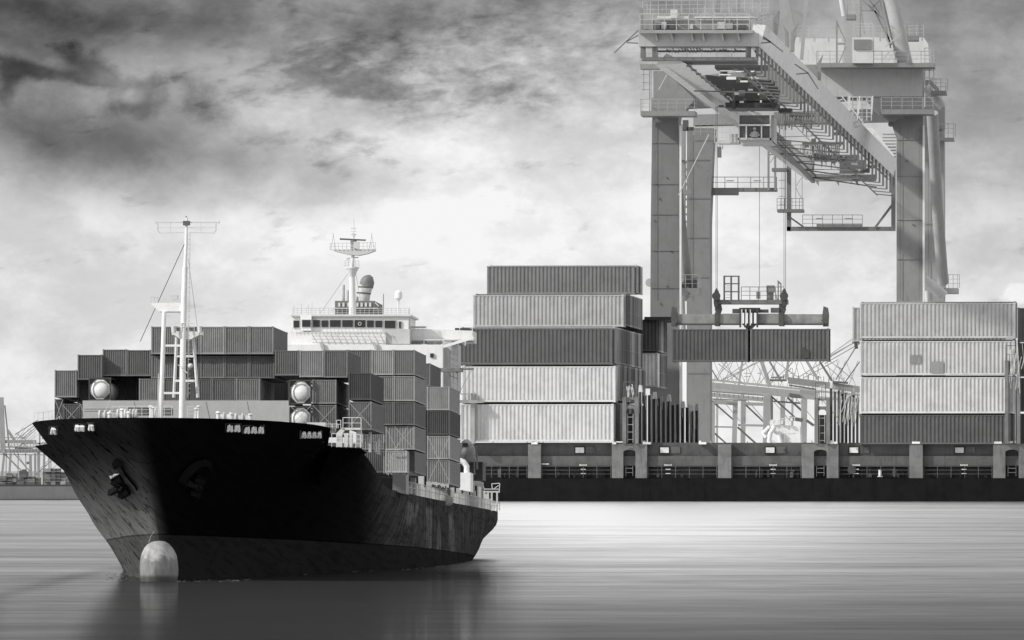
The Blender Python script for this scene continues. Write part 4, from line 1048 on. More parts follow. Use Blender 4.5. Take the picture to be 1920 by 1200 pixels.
for i in range(22):
    x = 1890+rnd.uniform(0, 40); mb.pb(x, rnd.uniform(640, 670), x+rnd.uniform(-8, 8), rnd.uniform(690, 740), -1+rnd.uniform(-.3, .3), 1.0)
o = mb.build('lashing_rod_bundle', PN, None, .6); o.matrix_world = FS.M; tag(o, 'lashing rods hanging at the right edge of the picture', 'lashing rods')

# ================================================================== QUAY CRANE (world frame)
cr_ = empty('quay_crane', Matrix.Translation((0, 0, 0)))
tag(cr_, 'huge grey ship to shore gantry crane straddling the moored ship, lifting two containers', 'gantry crane')
D1, D2, DN, DF = 2660.0, 2860.0, 2300.0, 2800.0
CG = .25
def cp(name, fn, col=CG, parent=None):
    m_ = MB(); fn(m_); return m_.build(name, PF, parent or cr_, col)
# legs
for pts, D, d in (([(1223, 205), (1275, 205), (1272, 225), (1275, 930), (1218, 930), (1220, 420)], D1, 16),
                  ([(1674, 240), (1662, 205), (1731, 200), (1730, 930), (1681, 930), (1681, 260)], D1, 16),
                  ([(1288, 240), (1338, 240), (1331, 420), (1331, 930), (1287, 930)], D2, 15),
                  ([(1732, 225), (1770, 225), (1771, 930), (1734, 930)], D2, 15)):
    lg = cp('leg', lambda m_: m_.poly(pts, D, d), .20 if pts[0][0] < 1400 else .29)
    xr = pts[1][0] if D == D2 else (1274 if pts[0][0] < 1400 else 1730)
    if D == D1:
        cp('sunlit_edge', lambda m_: m_.poly([(xr, 235), (xr+3.5, 235), (xr+3.5, 930), (xr, 930)], D-1, 2), .8, lg)  # white strip paints the leg's sunlit side face
# seams, ladders and conduits on the legs
for x0, x1, D, ys in ((1222, 1274, D1, (268, 345, 402, 470, 540)), (1682, 1730, D1, (262, 330, 412, 486)), (1289, 1331, D2, (300, 372, 446, 520, 600, 700)), (1735, 1770, D2, (300, 420))):
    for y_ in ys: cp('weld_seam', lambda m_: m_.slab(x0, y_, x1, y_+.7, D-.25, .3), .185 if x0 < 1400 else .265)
    cp('conduit', lambda m_: m_.pb(x0+6, 235, x0+6, 560, D-.5, .7), .16)
for x in (1265, 1724):
    cp('leg_ladder', lambda m_: (m_.pb(x, 240, x, 560, D1-1, .6), m_.pb(x+4, 240, x+4, 560, D1-1, .6), [m_.pb(x, 242+i*5, x+4, 242+i*5, D1-1, .5) for i in range(64)]), .2)
# cross frames between the two girders
for i in range(12):
    t = .22+.78*i/11; Dn_ = 1/((1-t)/DN+t/DF)
    xl, yl, xr_, yr = 1240+(1518-1240)*t, 125+(332-125)*t, 1425+(1674-1425)*t, 118+(345-118)*t
    if i % 2 == 0 or i > 6: cp('cross_frame', lambda m_: m_.pb(xl, yl, xr_-30, yr+6, Dn_, 2.2), .13)
    t2 = min(1, t+.07); D3_ = 1/((1-t2)/DN+t2/DF)
    if i > 4: cp('cross_frame', lambda m_: m_.pb(1240+278*t2, 125+207*t2, 1395+249*t, 124+227*t, D3_, 1.4, Dn_), .13)
for i in range(30):
    x = 1500+rnd.uniform(0, 130); y_ = 262+(x-1500)*.45+rnd.uniform(-12, 18)
    cp('walkway_fitting', lambda m_: m_.slab(x, y_, x+rnd.uniform(2, 12), y_+rnd.uniform(1.5, 7), D2-60+rnd.uniform(-10, 10), 2), rnd.choice((.08, .15, .3, .6)))
for i in range(26):
    x = 1345+rnd.uniform(0, 110); y_ = rnd.uniform(128, 200)
    cp('trolley_fitting', lambda m_: m_.slab(x, y_, x+rnd.uniform(2, 14), y_+rnd.uniform(1, 5), 2400+rnd.uniform(-3, 3), 2), rnd.choice((.03, .05, .1, .3)))
# portal beams
pb1 = cp('portal_beam', lambda m_: m_.poly([(1225, 133), (1247, 133), (1300, 183), (1225, 183)], D1-1, 14), CG)
cp('portal_beam', lambda m_: m_.poly([(1225, 150), (1540, 120), (1731, 122), (1731, 180), (1225, 205)], D1+2, 12), CG)
cp('upper_beam', lambda m_: m_.poly([(1532, 118), (1729, 118), (1729, 181), (1545, 181)], D1-3, 5), .46)  # haze painted in as a paler grey
cp('haunch', lambda m_: m_.poly([(1620, 181), (1731, 181), (1731, 204), (1680, 225), (1672, 235), (1636, 205)], D1-2, 10), .34)
cp('portal_beam', lambda m_: m_.poly([(1300, 215), (1768, 200), (1768, 225), (1300, 235)], D2, 12), CG)
cp('leg_head', lambda m_: m_.poly([(1232, 183), (1300, 183), (1300, 190), (1290, 200), (1280, 214), (1222, 214), (1222, 183)], D1-3, 12), CG)
cp('haunch', lambda m_: m_.poly([(1745, 150), (1760, 165), (1771, 200), (1771, 240), (1735, 240), (1735, 150)], D2-2, 10), CG)
def platform(x0, y0, x1, y1, D, h, n, d=14, name='platform'):
    o = cp(name, lambda m_: m_.slab(x0, y0, x1, y1, D, d), .25)
    cp('guard_rail', lambda m_: (m_.rail(x0+.5, y0, x1-.5, y0, D, h, n, 1.1, 3), m_.rail(x1-.5, y0, x1+3, y0, D, h, 1, 1.0, 3, D+d), m_.rail(x0, y0, x0+3, y0, D, h, 1, 1.0, 3, D+d)), .35, o)
    return o
platform(1201, 208, 1303, 217, D1-16, 22, 6)
platform(1652, 205, 1750, 214, D1-16, 22, 5)
platform(1531, 118, 1752, 126, D1-16, 22, 9)
platform(1745, 170, 1774, 176, D1+10, 22, 3)
platform(1748, 258, 1788, 263, D2-10, 26, 4)
platform(1770, 540, 1796, 550, D2-12, 25, 3)
platform(1272, 540, 1311, 552, D2-150, 25, 3)
cp('cabinet', lambda m_: (m_.slab(1290, 522, 1306, 540, D2-148, 4), m_.slab(1276, 530, 1288, 540, D2-146, 4)), .06)
platform(1300, 254, 1340, 263, D1+40, 22, 3)
platform(1530, 222, 1566, 230, D1-60, 32, 4)
platform(1200, 120, 1235, 129, DN+40, 20, 3, 8)
platform(1586, 27, 1604, 36, D1-20, 28, 2, 8)
platform(1698, 67, 1722, 76, D1+5, 22, 3, 8)
# girders (two long box beams running back over the ship to the quay)
def girder(n4, f4, name, col):
    """near polygon (px) at DN and far polygon at DF"""
    def fn(m_):
        a = [WF.P(x, y, DN) for x, y in n4]; b = [WF.P(x, y, DF) for x, y in f4]; n_ = len(a)
        m_.add(a+b, [tuple(range(n_)), tuple(range(2*n_-1, n_-1, -1))]+[(i, n_+i, n_+(i+1) % n_, (i+1) % n_) for i in range(n_)])
    return cp(name, fn, col)
gR = girder([(1407, 88), (1424, 88), (1436, 47), (1412, 45)], [(1664, 331), (1675, 331), (1682, 300), (1668, 300)], 'boom_girder', .8)
gL = girder([(1229, 122), (1246, 122), (1284, 118), (1250, 100)], [(1512, 338), (1523, 338), (1528, 305), (1516, 300)], 'boom_girder', .7)
# girders painted pale in place of sunlit webs; stiffener below the right one
cp('web_stiffener', lambda m_: m_.pb(1424, 89, 1676, 332, DN-1, 1.6, DF-1), .30, gR)
# brackets under the right girder
nB = 38
for i in range(nB):
    t = i/(nB-1); t2 = t
    Dn_ = 1/((1-t)/DN+t/DF); x = 1426+(1674-1426)*t; y_ = 92+(331-92)*t; h_ = 46-10*t; l_ = 40-6*t
    m_ = MB(); m_.slab(x, y_, x+3.6, y_+h_, Dn_, 1.6); m_.pb(x+2, y_+h_, x-l_*.9, y_+h_-3, Dn_, 1.8, Dn_)
    m_.build('walkway_bracket', PF, gR, .17)
cp('crane_rail', lambda m_: (m_.pb(1416, 96, 1665, 336, DN+1, 3, DF), m_.pb(1395, 128, 1645, 366, DN+1, 2.2, DF)), .2, gR)
cp('walkway_rail', lambda m_: (m_.pb(1393, 138, 1600, 345, DN+1, 1.0, DF), m_.pb(1290, 122, 1400, 215, DN+2, 3, 2500)), .22, gL)
cp('walkway_bracket', lambda m_: [m_.pb(1287+i*9, 124+i*7.4, 1297+i*9, 124+i*7.4, DN+3+i*14, 3) for i in range(12)], .18, gL)
# forward end of the boom: tie beam with walkway and gear
eb = cp('boom_end_beam', lambda m_: m_.slab(1198, 62, 1422, 87, DN-4, 12), .42)  # tone raised to paint haze over the boom end
for x in (1229, 1258, 1296, 1317, 1353, 1383):
    cp('stiffener', lambda m_: m_.poly([(x-2, 62), (x+2, 62), (x+5, 77), (x+2, 77)], DN-6, 2), .38, eb)
cp('end_deck', lambda m_: m_.slab(1198, 56, 1412, 62, DN-8, 16), .30, eb)
cp('machinery_housing', lambda m_: (m_.slab(1200, 38, 1405, 55, DN+1, 8)), .30, eb)
cp('cable_tray', lambda m_: (m_.slab(1232, 30, 1290, 35, DN, 5), m_.slab(1302, 31, 1420, 34, DN, 4), m_.slab(1257, 18, 1270, 34, DN-1, 3)), .6, eb)
for x in (1229, 1240, 1255, 1293, 1345, 1361, 1385):
    cp('cabinet', lambda m_: m_.slab(x, 40+(x % 7), x+rnd.uniform(6, 14), 54, DN-1, 3), rnd.choice((.1, .2, .5, .35)), eb)
cp('guard_rail', lambda m_: (m_.rail(1200, 56, 1405, 56, DN-8, 30, 9, 1.3, 3), m_.rail(1205, 26, 1440, 22, DN+6, 24, 16, 1.0, 3), m_.rail(1405, 56, 1446, 46, DN-8, 22, 3, 1.2, 3, DN+20)), .45, eb)
cp('guard_rail', lambda m_: [m_.pb(x, 56, x+rnd.uniform(-2, 2), rnd.uniform(0, 20), DN+rnd.uniform(0, 9), rnd.uniform(.9, 1.8)) for x in (1202, 1206, 1213, 1219, 1226, 1234, 1243, 1255, 1275, 1287, 1300, 1321, 1339, 1367, 1372, 1400, 1421, 1428)], .40, eb)
cp('side_plate', lambda m_: (m_.poly([(1199, 60), (1199, 12), (1205, 16), (1205, 60)], DN-5, 2), m_.poly([(1451, 60), (1451, 33), (1462, 20), (1457, 66)], DN+12, 2)), .24, eb)
for tipx, tipy, bx, by in ((1460, 20, 1452, 66), (1466, 44, 1475, 92), (1497, 44, 1486, 96), (1543, 102, 1536, 150)):
    sg = 1 if tipx > bx else -1
    cp('guide_horn', lambda m_: (m_.poly([(bx-3, by), (bx+3, by), (bx+3, tipy+16), (bx-3, tipy+16)], DN+80, 2), m_.poly([(bx-3, tipy+16), (bx+3, tipy+16), (tipx, tipy)], DN+80, 2)), .24)
cp('walkway_beam', lambda m_: (m_.slab(1203, 107, 1420, 113, DN-4, 6), m_.slab(1235, 115, 1420, 120, DN+8, 6)), .16)
cp('walkway_post', lambda m_: (m_.slab(1201, 88, 1209, 108, DN-3, 4), m_.slab(1223, 88, 1232, 108, DN-3, 4), m_.slab(1398, 88, 1407, 108, DN-3, 4), m_.slab(1421-4, 88, 1421, 108, DN-3, 4)), .17)
cp('guard_rail', lambda m_: (m_.rail(1232, 107, 1400, 107, DN-5, 18, 6, 1.0, 2), m_.pb(1232, 96, 1400, 96, DN+2, 3)), .2)
cp('cable_bundle', lambda m_: [m_.pb(1250+i*5.5, 92+rnd.uniform(-2, 2), 1256+i*5.5, 98+rnd.uniform(-2, 2), DN+3, rnd.uniform(1.2, 3)) for i in range(26)], .45)
# bumpers on the sides
for pts in ([(1152, 99, 1175, 77), (1175, 77, 1197, 57), (1175, 78, 1197, 66), (1175, 80, 1197, 81)], [(1422, 62, 1444, 78), (1444, 78, 1468, 97), (1422, 68, 1444, 78), (1422, 81, 1446, 79)], [(1490, 120, 1515, 137), (1515, 137, 1534, 167), (1493, 139, 1516, 137)]):
    cp('outrigger', lambda m_: [m_.pb(*q, DN+2, 2.2) for q in pts], .15)
cp('access_ladder', lambda m_: (m_.pb(1218, 130, 1218, 212, D1-12, 1.8), m_.pb(1221, 130, 1221, 212, D1-12, 1.2), m_.pb(1207, 130, 1207, 170, D1-12, 1), [m_.pb(1203, y_, 1219, y_, D1-12, 1) for y_ in (140, 155, 168)]), .22)
# trolley, dark machinery
tr_ = cp('trolley', lambda m_: (m_.poly([(1322, 140), (1372, 146), (1450, 150), (1458, 165), (1452, 190), (1375, 190), (1365, 176), (1330, 168)], 2420, 20)), .035)
cp('trolley_frame', lambda m_: (m_.slab(1360, 192, 1456, 202, 2415, 24), m_.slab(1373, 165, 1378, 205, 2412, 4), m_.slab(1448, 168, 1453, 205, 2412, 4), m_.slab(1460, 203, 1484, 211, 2425, 8), m_.slab(1340, 122, 1440, 128, 2430, 16)), .06, tr_)
cp('trolley_gear', lambda m_: [m_.tube([WF.P(x, y_, 2408), WF.P(x+w__, y_, 2408)], 1.0, 10) for x, y_, w__ in ((1385, 175, 12), (1405, 160, 16), (1425, 180, 14), (1380, 150, 10), (1400, 138, 18), (1350, 140, 14), (1430, 165, 10))], .12, tr_)
cp('trolley_light_part', lambda m_: [m_.slab(x, y_, x+w__, y_+h__, 2406, 2) for x, y_, w__, h__ in ((1348, 139, 22, 2), (1380, 133, 36, 2), (1362, 144, 18, 5), (1388, 151, 18, 3), (1408, 143, 14, 6), (1421, 175, 2.5, 3), (1425, 188, 3, 4), (1440, 184, 2, 2), (1350, 132, 30, 1.5))], .75, tr_)
# operator cab
cab = cp('operator_cab', lambda m_: (m_.slab(1384, 210, 1451, 216, 2400, 18), m_.slab(1384, 216, 1386.5, 262, 2400, 2), m_.slab(1443, 216, 1446, 262, 2400, 2), m_.slab(1384, 258.5, 1446, 262, 2400, 3), m_.poly([(1446, 214), (1452, 218), (1453, 268), (1446, 262)], 2402, 14), m_.poly([(1386, 262), (1446, 262), (1452, 271), (1390, 271)], 2402, 14)), .42)
for a, b, c__, d__ in ((1386.5, 217, 1443, 233), (1386.5, 236, 1398, 258), (1400, 236, 1426.5, 258), (1429, 236, 1443, 258)):
    cp('cab_window', lambda m_: m_.slab(a, b, c__, d__, 2400.6, 1), .10, cab)
cp('window_bar', lambda m_: (m_.slab(1386, 233, 1444, 236, 2399.5, 1), m_.slab(1398, 235, 1400.5, 259, 2399.5, 1), m_.slab(1426.5, 235, 1429, 259, 2399.5, 1)), .6, cab)
op = MB(); k_ = 2399/F
cO = WF.P(1415, 250, 2400.2)
op.tube([cO+Vector((0, 0, -1.2)), cO+Vector((0, 0, .3)), cO+Vector((0, 0, .8))], [1.2, 1.1, .4], 10); op.sphere(cO+Vector((0, 0, 1.5)), .6, 10, 8)
op.tube([cO+Vector((-.9, -.05, .3)), cO+Vector((-1.5, -.2, -.6)), cO+Vector((-.6, -.25, -.9))], .28, 8); op.tube([cO+Vector((.9, -.05, .3)), cO+Vector((1.5, -.2, -.6)), cO+Vector((.6, -.25, -.9))], .28, 8)
o = op.build('person', PF, None, .35); tag(o, 'crane operator seated inside the hanging white cab', 'person')
cp('cab_platform', lambda m_: (m_.slab(1368, 251, 1386, 268, 2405, 10), m_.rail(1340, 268, 1384, 268, 2404, 30, 6, 1, 3), m_.slab(1345, 262, 1384, 269, 2408, 10)), .5, cab)
# hoist ropes
for x in (1342.5, 1345):
    cp('hoist_rope', lambda m_: m_.pb(x, 200, x, 545, 2460, .9), .10)
for x, y0 in ((1424, 262), (1470, 205), (1473, 205)):
    cp('hoist_rope', lambda m_: m_.pb(x, y0, x, 545, 2460, .9), .10)
cp('slack_rope', lambda m_: m_.pb(1329, 252, 1272, 366, 2600, 1.6), .55)
cp('slack_rope', lambda m_: m_.pb(1250, 140, 1235, 168, 2600, 1.3), .55)
# hanging walkways under the girders
cp('hanging_walkway', lambda m_: (m_.slab(1333, 352, 1456, 358.5, D2+5, 8), m_.slab(1333, 358.5, 1383, 365, D2+5, 8)), .17)
cp('guard_rail', lambda m_: (m_.rail(1335, 352, 1456, 352, D2+4, 20, 5, 1.2, 2), m_.pb(1362, 339, 1376, 339, D2+4, 1.6), m_.pb(1413, 339, 1427, 339, D2+4, 1.6)), .16)
cp('hanger', lambda m_: (m_.pb(1441, 275, 1441, 357, D2+4, 4), m_.pb(1453.5, 280, 1453.5, 357, D2+4, 4), m_.pb(1441, 290, 1454, 290, D2+4, 2), m_.pb(1444, 305, 1453, 292, D2+4, 1.2)), .22)
fr_ = cp('hanging_frame', lambda m_: (m_.slab(1475, 265, 1482.5, 433, D2-40, 5), m_.slab(1475, 425, 1678, 432.5, D2-40, 5), m_.slab(1671, 305, 1678.5, 432, D2-42, 5), m_.pb(1640, 428, 1676, 380, D2-40, 4.5), m_.pb(1482, 408, 1510, 428, D2-40, 3)), .17)
cp('guard_rail', lambda m_: (m_.rail(1505, 427, 1617, 427, D2-41, 24, 6, 1.0, 3), m_.pb(1530, 410, 1542, 410, D2-41, 1.6), m_.pb(1584, 410, 1598, 410, D2-41, 1.6), m_.slab(1531, 420, 1616, 426, D2-41, 3)), .18, fr_)
cp('ladder_platform', lambda m_: (m_.slab(1457, 392, 1506, 397.5, D2-44, 10), m_.rail(1457, 392, 1506, 392, D2-44, 20, 7, 1.0, 3), m_.slab(1447, 315, 1475, 321, D2-44, 8), m_.pb(1466, 320, 1466, 392, D2-44, .9), m_.pb(1472, 320, 1472, 392, D2-44, .9), m_.pb(1492, 310, 1492, 392, D2-44, .9), m_.pb(1504, 330, 1504, 392, D2-44, .9), m_.pb(1492, 350, 1504, 332, D2-44, .8), m_.pb(1492, 352, 1504, 374, D2-44, .8),
   [m_.pb(1460, 338+i*15, 1473, 338+i*15, D2-44, 1) for i in range(4)]), .17)
# far end trolley maintenance area
cp('catwalk', lambda m_: (m_.slab(1524, 327, 1642, 339, D2-20, 6), m_.pb(1524, 326, 1545, 327, D2-21, 1.6), m_.pb(1545, 325, 1620, 325, D2-21, 1.6), [m_.poly([(x, 340), (x+6, 340), (x+6, 349)], D2-20, 1) for x in (1529, 1567, 1603)]), .25)
cp('cross_member', lambda m_: (m_.slab(1504, 266, 1580, 270, D2-70, 6), m_.slab(1510, 290, 1610, 300, D2-60, 8), m_.slab(1574, 300, 1620, 324, D2-30, 8), m_.slab(1560, 236, 1614, 242, D2-80, 10), m_.slab(1608, 240, 1614, 285, D2-75, 4), m_.slab(1560, 248, 1610, 253, D2-74, 4), m_.slab(1470, 226, 1560, 232, D2-90, 8), m_.slab(1480, 212, 1545, 217, D2-90, 8)), .13)
cp('cable_bundle', lambda m_: [m_.pb(1502+i*3.4, 268+rnd.uniform(0, 5), 1502+i*3.4+rnd.uniform(-3, 3), 290+rnd.uniform(0, 30), D2-66, rnd.uniform(1, 3)) for i in range(22)], .3)
cp('cable_bundle', lambda m_: [m_.pb(1455+i*4.4, 205+rnd.uniform(0, 8), 1455+i*4.4+rnd.uniform(-3, 3), 232+rnd.uniform(0, 25), D2-86, rnd.uniform(1, 3)) for i in range(16)], .16)
lgd = cp('drive_housing', lambda m_: m_.poly([(1612, 240), (1636, 240), (1676, 290), (1678, 318), (1664, 318), (1618, 275)], D2-60, 6), .7)
cp('light_hole', lambda m_: [m_.slab(1626+i*5, 247+i*5, 1629+i*5, 252+i*5, D2-60.5, 1) for i in range(5)], .06, lgd)
cp('stair', lambda m_: [(m_.pb(1655, 252+i*6, 1680, 252+i*6, D2-50, 2.6)) for i in range(10)], .3)
cp('stair', lambda m_: [(m_.pb(1566+i*5, 190+i*7, 1580+i*5, 186+i*7, D1-40, 2)) for i in range(8)]+[m_.pb(1566, 186, 1608, 240, D1-41, 2), m_.pb(1578, 180, 1620, 232, D1-41, 2)], .55)
cp('guard_rail', lambda m_: (m_.rail(1590, 226, 1634, 226, D1-30, 44, 5, 1.6, 6), m_.pb(1593, 180, 1591, 230, D1-31, 3), m_.pb(1612, 180, 1609, 215, D1-31, 3), m_.pb(1636, 180, 1634, 215, D1-31, 3)), .6)
# top structure: pylon, stays, machinery house; main posts paled with painted haze
cp('pylon_post', lambda m_: (m_.slab(1582, 0-60, 1612, 118, D1+2, 12)), .42)
cp('pylon_post', lambda m_: m_.tube([WF.P(1652, -80, D1-4), WF.P(1697, 122, D1-4)], 15*D1/F, 20), .42)
cp('pylon_post', lambda m_: m_.poly([(1459, -60), (1467, -60), (1492, 62), (1484, 100), (1462, 40)], D1-60, 6), .33)
cp('pylon_post', lambda m_: (m_.tube([WF.P(1575, -60, D1-12), WF.P(1578, 0, D1-12), WF.P(1583, 30, D1-12)], 5*D1/F, 12)), .55)
cp('stay', lambda m_: m_.pb(1516, -50, 1503, 112, DN+150, 6.5), .34)
cp('stay', lambda m_: (m_.pb(1278, -30, 1262, 40, DN+12, 6), m_.pb(1352, -30, 1345, 22, DN+12, 10), m_.pb(1389, -30, 1384, 22, DN+12, 5)), .28)
cp('lattice', lambda m_: (m_.pb(1613, 0, 1620, 64, D1-6, 3), m_.pb(1618, 0, 1655, 35, D1-6, 3), m_.pb(1630, 0, 1650, 25, D1-6, 2), m_.pb(1650, 0, 1670, 90, D1-6, 3), m_.pb(1640, 20, 1672, 84, D1-6, 3), m_.pb(1634, 16, 1650, 0, D1-6, 2), m_.pb(1617, 20, 1640, 20, D1-6, 2), m_.pb(1569, 38, 1569, 122, D1-8, 3.5), m_.pb(1569, 42, 1586, 78, D1-8, 2), m_.pb(1569, 82, 1586, 82, D1-8, 4), m_.pb(1586, 88, 1572, 120, D1-8, 2)), .28)
cp('machinery_house', lambda m_: m_.poly([(1490, 70), (1732, 70), (1740, 82), (1742, 121), (1490, 121)], D2-30, 40), .58)
cp('guard_rail', lambda m_: (m_.rail(1490, 70, 1570, 70, D2-31, 21, 3, .9, 3), m_.rail(1640, 70, 1732, 68, D2-31, 21, 7, .9, 3), m_.pb(1660, 88, 1690, 62, D1-20, 2), m_.pb(1655, 112, 1672, 92, D1-20, 2.4), m_.pb(1665, 114, 1680, 96, D1-20, 1.6)), .45)
hut = cp('control_hut', lambda m_: m_.slab(1598, 70, 1637, 118, D1-20, 10), .6)
cp('hut_window', lambda m_: m_.slab(1601, 74, 1633, 92.5, D1-20.6, .8), .22, hut)
cp('guard_rail', lambda m_: m_.rail(1600, 68, 1637, 68, D1-20, 24, 4, 1, 4), .5, hut)
cp('guard_rail', lambda m_: (m_.rail(1734, 160, 1751, 160, D1-10, 70, 2, 1.6, 5)), .4)
# tubular braces and stubs
cp('brace', lambda m_: m_.tube([WF.P(1748, 212, D1+40), WF.P(1757, 380, D1+60), WF.P(1768, 530, D1+80)], 11*D1/F, 20), .36)
cp('brace', lambda m_: m_.tube([WF.P(1735, 163, D1+26), WF.P(1769, 200, D1+26)], 9*D1/F, 20), .6)
cp('brace', lambda m_: m_.tube([WF.P(1732, 525, D1+50), WF.P(1771, 556, D1+50)], 10.5*D1/F, 20), .6)
cp('brace', lambda m_: m_.tube([WF.P(1738, 545, D1+70), WF.P(1742, 600, D1+70)], 5*D1/F, 14), .55)
cp('brace', lambda m_: m_.tube([WF.P(1266, 320, D1+30), WF.P(1278, 440, D1+45), WF.P(1288, 530, D1+60)], 11*D1/F, 20), .30)
cp('brace', lambda m_: m_.tube([WF.P(1255, 535, D1+50), WF.P(1284, 556, D1+50), WF.P(1290, 560, D1+50)], [11*D1/F, 11*D1/F, 6*D1/F], 20), .30)
cp('brace', lambda m_: m_.tube([WF.P(1278, 555, D1+40), WF.P(1281, 640, D1+40)], 6*D1/F, 14), .45)
cp('stair_tower', lambda m_: (m_.slab(1273, 233, 1284, 300, D1+70, 6), m_.slab(1274, 300, 1285, 358, D1+71, 6), m_.slab(1273, 365, 1284, 470, D1+70, 6), m_.slab(1270, 356, 1297, 365, D1+40, 8)), .30)
cp('lattice', lambda m_: [m_.pb(1283, 300+i*14, 1289, 307+i*14, D1+70, 1.3) for i in range(16)]+[m_.pb(1289, 300+i*14, 1283, 309+i*14, D1+70, 1.3) for i in range(16)], .2)
cp('wheel_sheave', lambda m_: m_.tube([WF.P(1218, 530, D1+8), WF.P(1218, 530, D1+14)], 8*D1/F, 16), .5)
cp('festoon', lambda m_: (m_.slab(1345, 275, 1352, 295, D2-12, 3), m_.pb(1350, 270, 1350, 292, D2-13, 1.4), m_.pb(1355, 272, 1355, 280, D2-13, 1.4), m_.slab(1280, 225, 1290, 245, D1+20, 4), m_.slab(1288, 238, 1300, 244, D1+20, 6)), .16)
cp('leg_fitting', lambda m_: [m_.slab(x, y_, x+1, y_+3, D1-.4, .5) for x, y_ in ((1232, 345), (1250, 332), (1236, 371), (1226, 412), (1258, 470), (1250, 535), (1238, 568), (1700, 300), (1712, 420))]+[m_.tube([WF.P(1670, 233, D1-3), WF.P(1670, 233, D1+2)], 5*D1/F, 14)], .10)
# far portal girders lower rows (behind the trolley)
cp('girder_walkway', lambda m_: (m_.pb(1395, 195, 1470, 262, 2520, 4, 2600), m_.pb(1450, 262, 1525, 340, 2610, 7, DF), m_.pb(1458, 258, 1530, 330, 2611, 3, DF)), .2)

# ================================================================== HEADBLOCK, SPREADER, HANGING CONTAINERS
YS = 6.0
hb = empty('headblock', FS.M); tag(hb, 'grey steel headblock with railings hanging from the hoist ropes', 'headblock')
mb = MB(FS); mb.slab(1338, 562, 1476, 570, YS, 2.2); mb.build('beam', PN, hb, .16)
mb = MB(FS); mb.rail(1390, 562, 1470, 562, YS, 24, 5, 1.1, 3); mb.build('guard_rail', PN, hb, .1)
mb = MB(FS)
for x in (1358, 1371, 1385): mb.pb(x, 517, x, 562, YS, 3.2)
for y_ in (518, 532, 547): mb.pb(1357, y_, 1387, y_, YS, 2.2)
for y_ in (536, 540, 544, 553, 558): mb.pb(1361, y_, 1369, y_, YS, .9)
mb.build('ladder_cage', PN, hb, .09)
for x in (1343, 1470):
    mb = MB(FS); mb.poly([(x-5, 562), (x-3, 545), (x, 540), (x+3, 545), (x+6, 562), (x+3, 575), (x-4, 575)], YS-.2, 1.2); mb.tube([FP(x, 555, YS-.5), FP(x, 555, YS+1.3)], .34, 14); mb.build('sheave', PN, hb, .06)
mb = MB(FS); mb.slab(1437, 535, 1452, 548, YS, .8); mb.slab(1438, 548, 1450, 562, YS+.2, .5); mb.pb(1452, 540, 1457, 562, YS, 2); mb.slab(1418, 547, 1425, 560, YS, .6); mb.poly([(1458, 562), (1458, 525), (1465, 531), (1465, 562), (1463, 562), (1463, 533), (1460, 531), (1460, 562)], YS, .3); mb.build('cable_reel', PN, hb, .22)
sp = empty('spreader', FS.M); tag(sp, 'weathered telescopic twin lift spreader beam gripping two containers', 'spreader')
mb = MB(FS); mb.slab(1345, 588, 1390, 609, YS-.2, 1.6); mb.slab(1421, 588, 1464, 609, YS-.2, 1.6); mb.build('main_beam', PN, sp, .22)
mb = MB(FS); mb.slab(1268, 589, 1344, 607, YS, 1.2); mb.slab(1465, 589, 1545, 607, YS, 1.2); mb.build('telescopic_arm', PN, sp, .26)
mb = MB(FS); mb.slab(1268, 606.5, 1545, 609, YS-.3, 1.5); mb.slab(1340, 586, 1348, 611, YS-.4, 2); mb.slab(1460, 586, 1469, 611, YS-.4, 2); mb.build('wear_strip', PN, sp, .07)
mb = MB(FS)
for x in (1388, 1397, 1404, 1412, 1420): mb.pb(x, 578, x, 614, YS-.5, 3.4)
mb.slab(1386, 577, 1424, 586, YS-.3, 1.4); mb.poly([(1392, 608), (1402, 608), (1402, 618), (1399, 616)], YS-.5, .6); mb.poly([(1405, 608), (1418, 608), (1410, 616), (1405, 618)], YS-.5, .6); mb.build('twin_gear', PN, sp, .05)
mb = MB(FS)
for x in (1391, 1398.5, 1407): mb.pb(x, 580, x, 610, YS-.7, 2)
mb.build('hydraulic_ram', PN, sp, .65)
mb = MB(FS); mb.slab(1402.6, 612, 1406.9, 678, YS+1.9, .1); mb.build('gap_shade', PD, sp, .015)  # black strip painted as the shade between the hanging pair
mb = MB(FS); mb.slab(1373, 579, 1386, 587, YS, 1); mb.slab(1424, 580, 1440, 586, YS, 1); mb.slab(1445, 577, 1461, 586, YS, 1); mb.build('control_box', PN, sp, .10)
for x in (1346, 1466):
    mb = MB(FS); mb.poly([(x-5, 570), (x+5, 570), (x+7, 580), (x+3, 590), (x-3, 590), (x-6, 580)], YS+.1, 1.0); mb.build('link_plate', PN, sp, .08)
for x, sgn in ((1264, -1), (1548, 1)):
    mb = MB(FS); mb.poly([(x-4, 574), (x+4, 577), (x+6, 590), (x+5, 612), (x-5, 612), (x-6, 590)], YS-.2, .8); mb.pb(x-sgn*8, 600, x+sgn*3, 606, YS-.4, 3); mb.build('flipper', PN, sp, .09)
G3 = 'pair of twenty foot containers hanging from the spreader'
for x0, x1, yt, yb_, tone, lab in ((1259.5, 1402.2, 616.5, 678.5, .09, 'left of the two dark containers hanging under the spreader'), (1407.2, 1554.5, 616, 677.5, .10, 'right of the two dark containers hanging under the spreader, with a darker patch')):
    a = FP(x0, yb_, YS-.5); b = FP(x1, yt, YS-.5)
    hc = container(FS, Vector((a.x, YS-.5, a.z)), b.x-a.x, b.z-a.z, 6.06, tone, lab, G3, side=True)
    if x0 > 1300:
        mb = MB(FS); mb.poly([(1502, 652), (1510, 652), (1510, 656), (1517, 656), (1517, 672), (1505, 672), (1505, 665), (1502, 665)], YS-.53, .02); attach(mb.build('repair_patch', PC, None, .07), hc)
